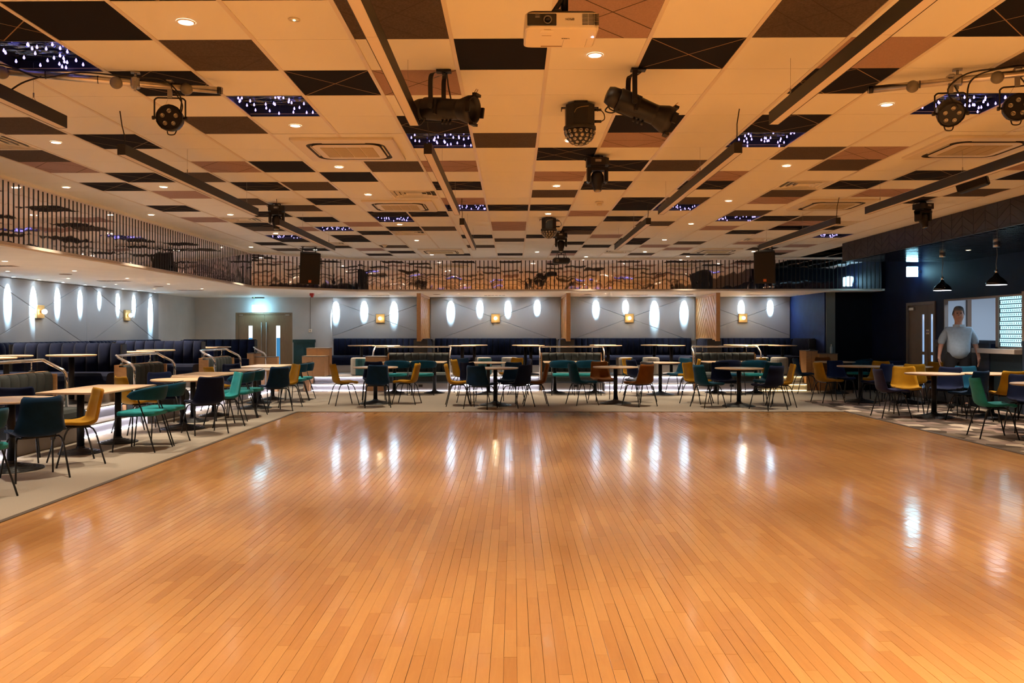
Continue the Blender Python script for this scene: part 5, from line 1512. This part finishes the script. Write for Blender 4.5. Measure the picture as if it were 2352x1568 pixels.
for x, lab in ((-2.37, 'leftmost of three'), (1.47, 'middle of three'), (5.30, 'rightmost of three')):
    rect_table(x, 19.95, PI / 2, 'rectangular oak table before the olive back benches, ' + lab)
for i, (x, y, lab) in enumerate(((-4.05, 22.2, 'left one under the first back bay'), (-3.32, 21.75, 'right one under the first back bay'), (-1.05, 22.42, 'rear left one under the second back bay'), (-1.32, 21.55, 'front left one under the second back bay'),
        (.32, 22.3, 'rear right one under the second back bay'), (.45, 21.6, 'front right one under the second back bay'), (2.4, 22.42, 'rear left one under the third back bay'), (2.45, 21.6, 'front left one under the third back bay'),
        (3.78, 22.42, 'rear right one under the third back bay'), (4.08, 21.6, 'front right one under the third back bay'), (6.0, 22.42, 'rear left one under the last back bay'), (5.98, 21.6, 'front left one under the last back bay'),
        (6.75, 22.42, 'rear right one under the last back bay'), (6.95, 21.6, 'front right one under the last back bay'))):
    plat_table(x, y, 'small round oak table on the back platform, ' + lab)
for x, y, lab in ((-7.35, 11.6, 'front one at the left edge'), (-7.7, 12.6, 'rear one at the left edge'), (-6.92, 13.0, 'below the first left sconce'), (-6.95, 15.2, 'behind the middle handrail, nearer'), (-7.1, 16.5, 'behind the middle handrail, farther'), (-7.25, 19.3, 'behind the farthest handrail, nearer'), (-7.2, 20.1, 'behind the farthest handrail, farther')):
    plat_table(x, y, 'small round oak table on the left platform, ' + lab)
# poufs: two tone drums
def pouf(x, y, rz, lab):
    o = thing('pouf', lab, 'stool', (x, y, PLAT), rz, 'two tone drum poufs')
    n = 24
    for h in range(2):
        mb = MB()
        a0 = h * PI
        P = [(.22 * math.cos(a0 + PI * i / 12), .22 * math.sin(a0 + PI * i / 12)) for i in range(13)]
        mb.rings([[(x_ * f, y_ * f, z) for x_, y_ in P] for f, z in ((.98, .02), (1, .04), (1, .40), (.97, .43))], cap=True, smooth=False)
        mb.build('side_panel', [M('pouf beige wool', (.25, .235, .215), .9), M('pouf teal wool', (.015, .085, .105), .9)][h], o)
    mb = MB(); mb.lathe([(.21, .425), (.205, .445), (.17, .455), (.02, .458)], 24); mb.build('seat_pad', M('pouf top wool', (.34, .32, .29), .9), o)
    mb = MB(); mb.lathe([(.19, 0), (.19, .02)], 20); mb.build('base', BLACKP, o)
for x, y, r_, lab in ((-3.95, 21.35, 1.3, 'before the first back bay'), (-.78, 21.5, 1.0, 'left one before the second back bay'), (-.10, 21.5, 3.6, 'right one before the second back bay'), (2.85, 21.4, 1.2, 'left one before the third back bay'), (3.52, 21.4, 3.4, 'right one before the third back bay'),
                  (6.30, 21.35, 1.2, 'left one before the last back bay'), (6.80, 21.4, 3.1, 'right one before the last back bay')):
    pouf(x, y, r_, 'two tone teal and beige drum pouf, ' + lab)
pouf(-6.62, 11.45, 2.0, 'two tone drum pouf on the left platform behind the near handrail')

# ------------------------------------------------------------------ chairs
def shell_grid(u, v):
    """u across 0..1, v from seat front to back top 0..1; returns centre surface point; chair faces +y"""
    pr = [(.235, .425), (.215, .452), (.12, .455), (-.02, .440), (-.12, .440), (-.185, .475), (-.215, .56), (-.235, .66), (-.26, .76), (-.27, .82)]
    f = v * (len(pr) - 1); i = min(int(f), len(pr) - 2); t = f - i
    def cr(k):
        a, b, c, d = [pr[max(0, min(len(pr) - 1, i + q))][k] for q in (-1, 0, 1, 2)]
        return 0.5 * ((2 * b) + (c - a) * t + (2 * a - 5 * b + 4 * c - d) * t * t + (3 * b - a - 3 * c + d) * t ** 3)
    y, z = cr(0), cr(1)
    s = 2 * u - 1
    hw = .215 + .02 * math.sin(PI * min(1, max(0, (v - .25) / .5))) - (.03 * max(0, v - .6) / .4)
    # rounded corners
    e = 0
    if v > .93: e = (v - .93) / .07
    if v < .06: e = (.06 - v) / .06
    hw *= 1 - .10 * e * e
    back = max(0, min(1, (v - .42) / .2))
    y += .055 * back * s * s
    z += .022 * (1 - back) * abs(s) ** 3 + .03 * math.exp(-((v - .48) / .12) ** 2) * abs(s) ** 3
    if v > .9: z += .012 * s * s * (v - .9) / .1
    return Vector((hw * s, y, z))
def shell_mesh(mt):
    NU, NV = 10, 22
    mb = MB()
    top, bot = [], []
    h = 1e-3
    for j in range(NV + 1):
        rt_, rb = [], []
        for i in range(NU + 1):
            u, v = i / NU, j / NV
            p = shell_grid(u, v)
            du = shell_grid(min(1, u + h), v) - shell_grid(max(0, u - h), v)
            dv = shell_grid(u, min(1, v + h)) - shell_grid(u, max(0, v - h))
            n = dv.cross(du)
            n = -n.normalized() if n.length > 0 else Vector((0, 0, 1))
            edge = min(1, min(i, NU - i) / 1.0 + .35) * min(1, min(j, NV - j) / 1.0 + .35)
            th = .017 * edge
            rt_.append(mb.vert(p + n * th)); rb.append(mb.vert(p - n * th))
        top.append(rt_); bot.append(rb)
    for j in range(NV):
        for i in range(NU):
            mb.face((top[j][i], top[j][i + 1], top[j + 1][i + 1], top[j + 1][i]), True)
            mb.face((bot[j][i], bot[j + 1][i], bot[j + 1][i + 1], bot[j][i + 1]), True)
        mb.face((top[j][0], top[j + 1][0], bot[j + 1][0], bot[j][0]), True)
        mb.face((top[j][NU], bot[j][NU], bot[j + 1][NU], top[j + 1][NU]), True)
    for i in range(NU):
        mb.face((top[0][i], bot[0][i], bot[0][i + 1], top[0][i + 1]), True)
        mb.face((top[NV][i], top[NV][i + 1], bot[NV][i + 1], bot[NV][i]), True)
    return mb.mesh('seat_shell', mt)
mb = MB()
mb.tube([(-.17, .10, .415), (.17, .10, .415)], .009, 6); mb.tube([(-.17, -.08, .413), (.17, -.08, .413)], .009, 6); mb.box(-.15, .15, -.12, .12, .410, .424)
sc_frame = mb.mesh('under_frame', BLACK)
def leg_me(sx, sy, top=(.165, .07, .415), knee=(.205, .13, .395), foot=(.245, .245, 0)):
    mb = MB(); P = [(sx * top[0], sy * top[1], top[2]), (sx * (top[0] + .025), sy * (top[1] + .03), top[2] + .003), (sx * knee[0], sy * knee[1], knee[2]), (sx * (knee[0] + .01), sy * (knee[1] + .025), knee[2] - .05), (sx * foot[0], sy * foot[1], foot[2])]
    mb.tube(P, .0095, 8); return mb.mesh('leg', BLACK)
SHELL_LEGS = [leg_me(sx, sy) for sx in (-1, 1) for sy in (-1, 1)]
SHELL = {}
def shell_chair(x, y, face, col, lab):
    """face: direction the sitter looks, degrees from +x"""
    rz = math.radians(face) - PI / 2
    if col in SHELL: return dup(SHELL[col], (x, y, 0), rz, lab, 'upholstered shell chairs')
    o = thing('shell_chair', lab, 'chair', (x, y, 0), rz, 'upholstered shell chairs')
    put('seat_shell', shell_mesh(FABRIC[col]), o); put('under_frame', sc_frame, o)
    for me in SHELL_LEGS: put('leg', me, o)
    SHELL[col] = o
    return o
# chairs round the tables: table, angle seen from the table (deg), distance, colour, side words, turn
CH_ = [
 ('L0', -43, .76, 'dark teal', 'near side', 0), ('L0', 40, .63, 'mustard', 'far aisle side', 0), ('L0', 118, .58, 'navy', 'far wall side', 0),
 ('L2', -130, .72, 'mustard', 'near wall side', 0), ('L2', -47, .82, 'navy', 'near aisle side', 0), ('L2', 36, .62, 'green', 'far aisle side', 0), ('L2', 135, .66, 'navy', 'far wall side', 0),
 ('L4', -47, .80, 'dark teal', 'near aisle side', 0), ('L4', 38, .62, 'mustard', 'far aisle side', 0), ('L4', -133, .72, 'mustard', 'near wall side', 0), ('L4', 135, .74, 'navy', 'far wall side', 0),
 ('B1', -152, .66, 'mustard', 'left side', 0), ('B1', -8, .66, 'mustard', 'right side', 0), ('B1', -78, .80, 'dark teal', 'near side', 0), ('B1', 102, .62, 'navy', 'far side', 0),
 ('B2b', 186, .74, 'mustard', 'left side', 0), ('B2b', -112, .72, 'dark teal', 'near left side', 0), ('B2b', -42, .58, 'navy', 'near right side', 0), ('B2b', 2, .80, 'rust', 'right side', 0), ('B2b', 66, .68, 'dark teal', 'far right side', 0), ('B2b', 130, .72, 'navy', 'far left side', 0),
 ('B2a', 205, .64, 'mustard', 'near left side', 0), ('B2a', 135, .70, 'dark teal', 'far left side', 0), ('B2a', 50, .85, 'mustard', 'far right side', 0), ('B2a', -8, .74, 'navy', 'right side', 0),
 ('B3b', -158, .76, 'teal', 'left side', 0), ('B3b', 105, .70, 'rust', 'far side', 0), ('B3b', -55, .70, 'rust', 'near right side', 0), ('B3b', 38, .72, 'grey', 'far right side', 0),
 ('B3a', 208, .62, 'navy', 'near left side', 0), ('B3a', 138, .72, 'mustard', 'far left side', 0), ('B3a', 40, .72, 'teal', 'far right side', 0), ('B3a', -10, .64, 'mustard', 'right side', 0),
 ('B4', 136, .95, 'mustard', 'far left side', 0), ('B4', -160, .70, 'teal', 'left side', 0), ('B4', -62, .78, 'navy', 'near right side', 0), ('B4', 42, 1.06, 'teal', 'far right side', 0), ('B4', -6, .80, 'mustard', 'right side', 0), ('B4', 100, .66, 'navy', 'far side', 0),
 ('R1', 178, .70, 'dark teal', 'left side', 0), ('R1', 92, .50, 'rust', 'far side', 0),
 ('R2', 188, .72, 'mustard', 'left side', 0), ('R2', 100, .74, 'navy', 'far left side', 0), ('R2', 40, .66, 'mustard', 'far right side', 0), ('R2', -86, .70, 'navy', 'near side', 25),
 ('R3', 78, .76, 'navy', 'far side', 0), ('R3', -108, .66, 'mustard', 'near side', 0), ('R3', -50, .66, 'navy', 'near right side', 0), ('R3', 22, .54, 'mustard', 'right side', 0),
 ('R4', 178, .72, 'violet grey', 'left side', 0), ('R4', 100, .74, 'mustard', 'far side', -25), ('R4', -66, .66, 'dark teal', 'near right side', 0), ('R4', 46, .66, 'navy', 'far right side', 0),
 ('R5', 84, .80, 'teal', 'far side', 0), ('R5', -98, .66, 'mustard', 'near side', 0), ('R5', -40, .60, 'dark teal', 'near right side', 0),
 ('R6', 170, .70, 'green', 'left side', 0), ('R6', 76, .78, 'navy', 'far side', 0),
]
CNAME = {'green': 'light sea green', 'rust': 'rusty brown'}
for tk, ang, dist, col, side, turn in CH_:
    tx, ty = RT[tk][0], RT[tk][1]
    a = math.radians(ang)
    shell_chair(tx + dist * math.cos(a), ty + dist * math.sin(a), ang + 180 + turn, col, '%s shell chair, %s of %s' % (CNAME.get(col, col), side, RT[tk][3]))
shell_chair(6.28, 20.35, 5, 'mustard', 'mustard shell chair standing alone before the yellow lit steps')

# open back tub chairs
mb = MB()
def sq(z, k): 
    pts = []
    hw, r_ = .235 * k, .07
    for cx, cy, a0 in ((hw - r_, hw - r_, 0), (-hw + r_, hw - r_, PI / 2), (-hw + r_, -hw + r_, PI), (hw - r_, -hw + r_, 1.5 * PI)):
        for i in range(4): pts.append((cx + r_ * math.cos(a0 + i * PI / 6), cy + r_ * math.sin(a0 + i * PI / 6), z))
    return pts
mb.rings([sq(.435, .94), sq(.445, 1), sq(.478, 1), sq(.490, .95), sq(.493, .80)]); seat_pad = mb
def tub_back(mt):
    mb = MB(); N = 20; rings = []
    for i in range(N + 1):
        s = -1 + 2 * i / N
        a = -PI / 2 + s * math.radians(102)
        fall = abs(s) ** 2.2
        zb, zt = .625 + .02 * fall, .805 - .085 * fall
        R0, R1 = .262, .262 + .03
        tilt = .035
        ca, sa = math.cos(a), math.sin(a) * .92
        e = 1 - .7 * max(0, (abs(s) - .9) / .1)
        ring = []
        for q in range(10):
            t = 2 * PI * q / 10
            zz = (zb + zt) / 2 + (zt - zb) / 2 * e * max(-1, min(1, 1.25 * math.sin(t)))
            rr = (R0 + R1) / 2 + .019 * math.cos(t) + tilt * (zz - zb) / .18
            ring.append((rr * ca, rr * sa, zz))
        rings.append(ring)
    mb.rings(rings); return mb.mesh('back_band', mt)
tub_frame = MB()
tub_frame.tube([(-.21, .21, .432), (.21, .21, .432), (.235, .18, .432), (.235, -.2, .432), (-.235, -.2, .432), (-.235, .18, .432), (-.21, .21, .432)], .009, 6)
tub_frame_me = tub_frame.mesh('seat_frame', BLACK)
tr = MB(); tr.tube([(.283 * math.cos(-PI / 2 + math.radians(s * 10.2)), .283 * .92 * math.sin(-PI / 2 + math.radians(s * 10.2)), .818 - .085 * abs(s / 10) ** 2.2 + .0) for s in range(-8, 9)], .005, 6)
tub_trim = tr.mesh('top_trim', BLACK)
TL = []
for sx in (-1, 1):
    q = MB(); q.tube([(sx * .215, .205, .435), (sx * .225, .22, .42), (sx * .255, .25, 0)], .009, 8); TL.append(q.mesh('leg', BLACK))
    q = MB(); q.tube([(sx * .262, -.06, .66), (sx * .25, -.13, .44), (sx * .262, -.27, 0)], .009, 8); TL.append(q.mesh('leg', BLACK))
TUB = {}
def tub_chair(x, y, face, col, lab):
    rz = math.radians(face) - PI / 2
    if col in TUB: return dup(TUB[col], (x, y, 0), rz, lab, 'open back tub chairs')
    o = thing('tub_chair', lab, 'chair', (x, y, 0), rz, 'open back tub chairs')
    seatm = {'teal': FABRIC['green'], 'navy': FABRIC['teal']}[col]
    put('seat_pad', seat_pad.mesh('seat_pad', seatm), o); put('back_band', tub_back({'teal': FABRIC['teal'], 'navy': FABRIC['navy']}[col]), o)
    put('seat_frame', tub_frame_me, o); put('top_trim', tub_trim, o)
    for me in TL: put('leg', me, o)
    TUB[col] = o
    return o
for yc, nm in ((10.62, 'nearest left'), (14.15, 'middle left'), (17.75, 'farthest left')):
    tub_chair(-4.62, yc - .28, 180, 'teal', 'teal tub chair, nearer one, at the %s rectangular table' % nm)
    tub_chair(-4.62, yc + .30, 180, 'teal', 'teal tub chair, farther one, at the %s rectangular table' % nm)
tub_chair(-4.70, 7.15, 180, 'teal', 'teal tub chair outside the frame, one leg showing at the left edge')
for xc, nm, cl in ((-2.37, 'leftmost', 'teal'), (1.47, 'middle', 'teal'), (5.30, 'rightmost', None)):
    tub_chair(xc - .33, 19.42, 90, cl or 'navy', '%s tub chair, left one, at the %s rectangular back table' % (cl or 'navy', nm))
    tub_chair(xc + .28, 19.42, 90, 'teal', 'teal tub chair, right one, at the %s rectangular back table' % nm)
tub_chair(8.28, 20.05, 180, 'teal', 'teal tub chair with pale green seat in the far right corner')
# ------------------------------------------------------------------ the man by the hatch
def skin_mesh(name, verts, edges, mats, root=0, sub=2):
    me = bpy.data.meshes.new(name + '_cage')
    me.from_pydata([v[0] for v in verts], edges, [])
    o = bpy.data.objects.new(name + '_cage', me); COL.objects.link(o)
    o.modifiers.new('skin', 'SKIN')
    for i, v in enumerate(verts):
        r_ = v[1]
        me.skin_vertices[0].data[i].radius = r_ if isinstance(r_, tuple) else (r_, r_)
        me.skin_vertices[0].data[i].use_root = (i == root)
    md = o.modifiers.new('sub', 'SUBSURF'); md.levels = sub; md.render_levels = sub
    dg = bpy.context.evaluated_depsgraph_get(); dg.update()
    out = bpy.data.meshes.new_from_object(o.evaluated_get(dg))
    bpy.data.objects.remove(o)
    out.name = name
    out.materials.clear()
    for m_ in mats: out.materials.append(m_)
    for p in out.polygons: p.use_smooth = True
    return out
SKIN = M('skin', (.42, .22, .15), .5)
SHIRT = M('pale blue shirt', (.33, .42, .50), .85, var=.08, vscale=20, bump=.1, bscale=60)
TROUS = M('dark trousers', (.012, .011, .013), .85)
HAIR = M('short grey hair', (.14, .13, .125), .8, var=.2, vscale=60, bump=.3, bscale=120)
man = thing('person', 'man in pale blue short sleeved shirt and dark trousers standing by the hatch', 'person', (8.52, 16.05, 0), -.36)
man.scale = (1.03, 1.03, 1.03)
V, E = [], []
def v(p, r_, link=None):
    V.append((p, r_))
    if link is not None: E.append((link, len(V) - 1))
    return len(V) - 1
pel = v((0, 0, 1.00), (.135, .10))
bel = v((0, -.02, 1.14), (.150, .125), pel); che = v((0, -.005, 1.36), (.155, .115), bel); nb = v((0, .01, 1.52), (.085, .075), che); nk = v((0, .005, 1.585), .062, nb)
chin = v((0, -.018, 1.648), (.078, .084), nk); hd = v((0, -.008, 1.735), (.096, .112), chin); cr = v((0, .006, 1.825), (.072, .085), hd); v((0, .008, 1.86), (.03, .036), cr)
nose = v((0, -.105, 1.715), .017, hd); v((0, -.122, 1.695), .013, nose)
for s in (-1, 1): e1 = v((s * .084, .012, 1.725), .018, hd); v((s * .093, .018, 1.745), .012, e1)
for s in (-1, 1):
    sh = v((s * .185, 0, 1.435), (.062, .06), che); el = v((s * .285, .035, 1.17), (.05, .05), sh); wr = v((s * .325, -.04, .965), (.034, .03), el)
    pm = v((s * .328, -.055, .90), (.026, .040), wr); kn = v((s * .328, -.062, .865), (.022, .040), pm)
    for q, (dy, l) in enumerate(((-.033, .072), (-.011, .082), (.011, .076), (.031, .060))):
        a = v((s * (.326 - .002), -.064 + dy, .84), .0095, kn); b = v((s * .318, -.068 + dy, .84 - l * .5), .009, a); v((s * .303, -.070 + dy, .84 - l), .0075, b)
    t1 = v((s * .318, -.098, .895), .011, pm); t2 = v((s * .308, -.118, .862), .010, t1); v((s * .300, -.122, .838), .008, t2)
    hp = v((s * .105, 0, .90), (.085, .09), pel); kn2 = v((s * .118, -.01, .52), (.066, .07), hp); an = v((s * .122, .02, .10), (.043, .045), kn2); v((s * .135, -.09, .045), (.042, .03), an)
put('body', skin_mesh('body', V, E, [SKIN]), man)
V, E = [], []
pel = v((0, -.01, .87), (.205, .178)); bel = v((0, -.035, 1.12), (.215, .200), pel); che = v((0, -.005, 1.35), (.180, .150), bel); v((0, .008, 1.50), (.09, .085), che)
for s in (-1, 1):
    sh = v((s * .185, 0, 1.435), (.082, .082), che); el = v((s * .272, .028, 1.26), (.074, .074), sh); v((s * .288, .034, 1.16), (.070, .068), el)
put('shirt', skin_mesh('shirt', V, E, [SHIRT]), man)
V, E = [], []
pel = v((0, 0, .99), (.195, .165)); v((0, 0, 1.12), (.19, .16), pel)
for s in (-1, 1):
    hp = v((s * .108, 0, .92), (.128, .132), pel); k2 = v((s * .120, -.008, .52), (.096, .098), hp); a2 = v((s * .124, .015, .12), (.078, .085), k2); v((s * .124, .015, .075), (.078, .085), a2)
put('trousers', skin_mesh('trousers', V, E, [TROUS]), man)
mb = MB(); mb.grid(lambda a, b: ((.101 + .003 * math.sin(40 * a)) * math.cos(2 * PI * a) * math.cos(b * PI / 2), .010 + .117 * math.sin(2 * PI * a) * math.cos(b * PI / 2), 1.765 + (.035 if math.sin(2 * PI * a) < -.25 else -.045) * (1 - b) + .122 * math.sin(b * PI / 2)), 28, 10)
mb.build('hair', HAIR, man)
for s in (-1, 1):
    mb = MB(); mb.lathe([(.002, -.011), (.0105, -.004), (.0105, .004), (.002, .011)], 10, (s * .032, -.102, 1.748)); mb.build('eye', M('eye', (.05, .04, .04), .2), man)
    mb = MB(); mb.bbox(s * .032 - .018, s * .032 + .018, -.114, -.096, 1.766, 1.773, .003); mb.build('eyebrow', HAIR, man)
    mb = MB(); mb.bbox(s * .13 - .05, s * .13 + .05, -.20, .075, 0, .085, .03); mb.build('shoe', BLACKP, man)
mb = MB(); mb.bbox(-.026, .026, -.106, -.09, 1.664, 1.673, .003); mb.build('mouth', M('lips', (.28, .09, .08), .5), man)
mb = MB(); mb.rings([[(.206 * math.cos(2 * PI * q / 28), -.005 + .172 * math.sin(2 * PI * q / 28), z) for q in range(28)] for z in (1.005, 1.035)], cap=False); mb.build('belt', BLACK, man)
mb = MB(); mb.box(-.006, .006, -.222, -.19, 1.06, 1.42); mb.X = Matrix.Rotation(0, 4, 'X')
for s in (-1, 1):
    q = MB(); q.prism([(s * .004, -.118), (s * .10, -.06), (s * .092, -.045), (s * .006, -.100)], 1.50, 1.545); q.build('collar', SHIRT, man)
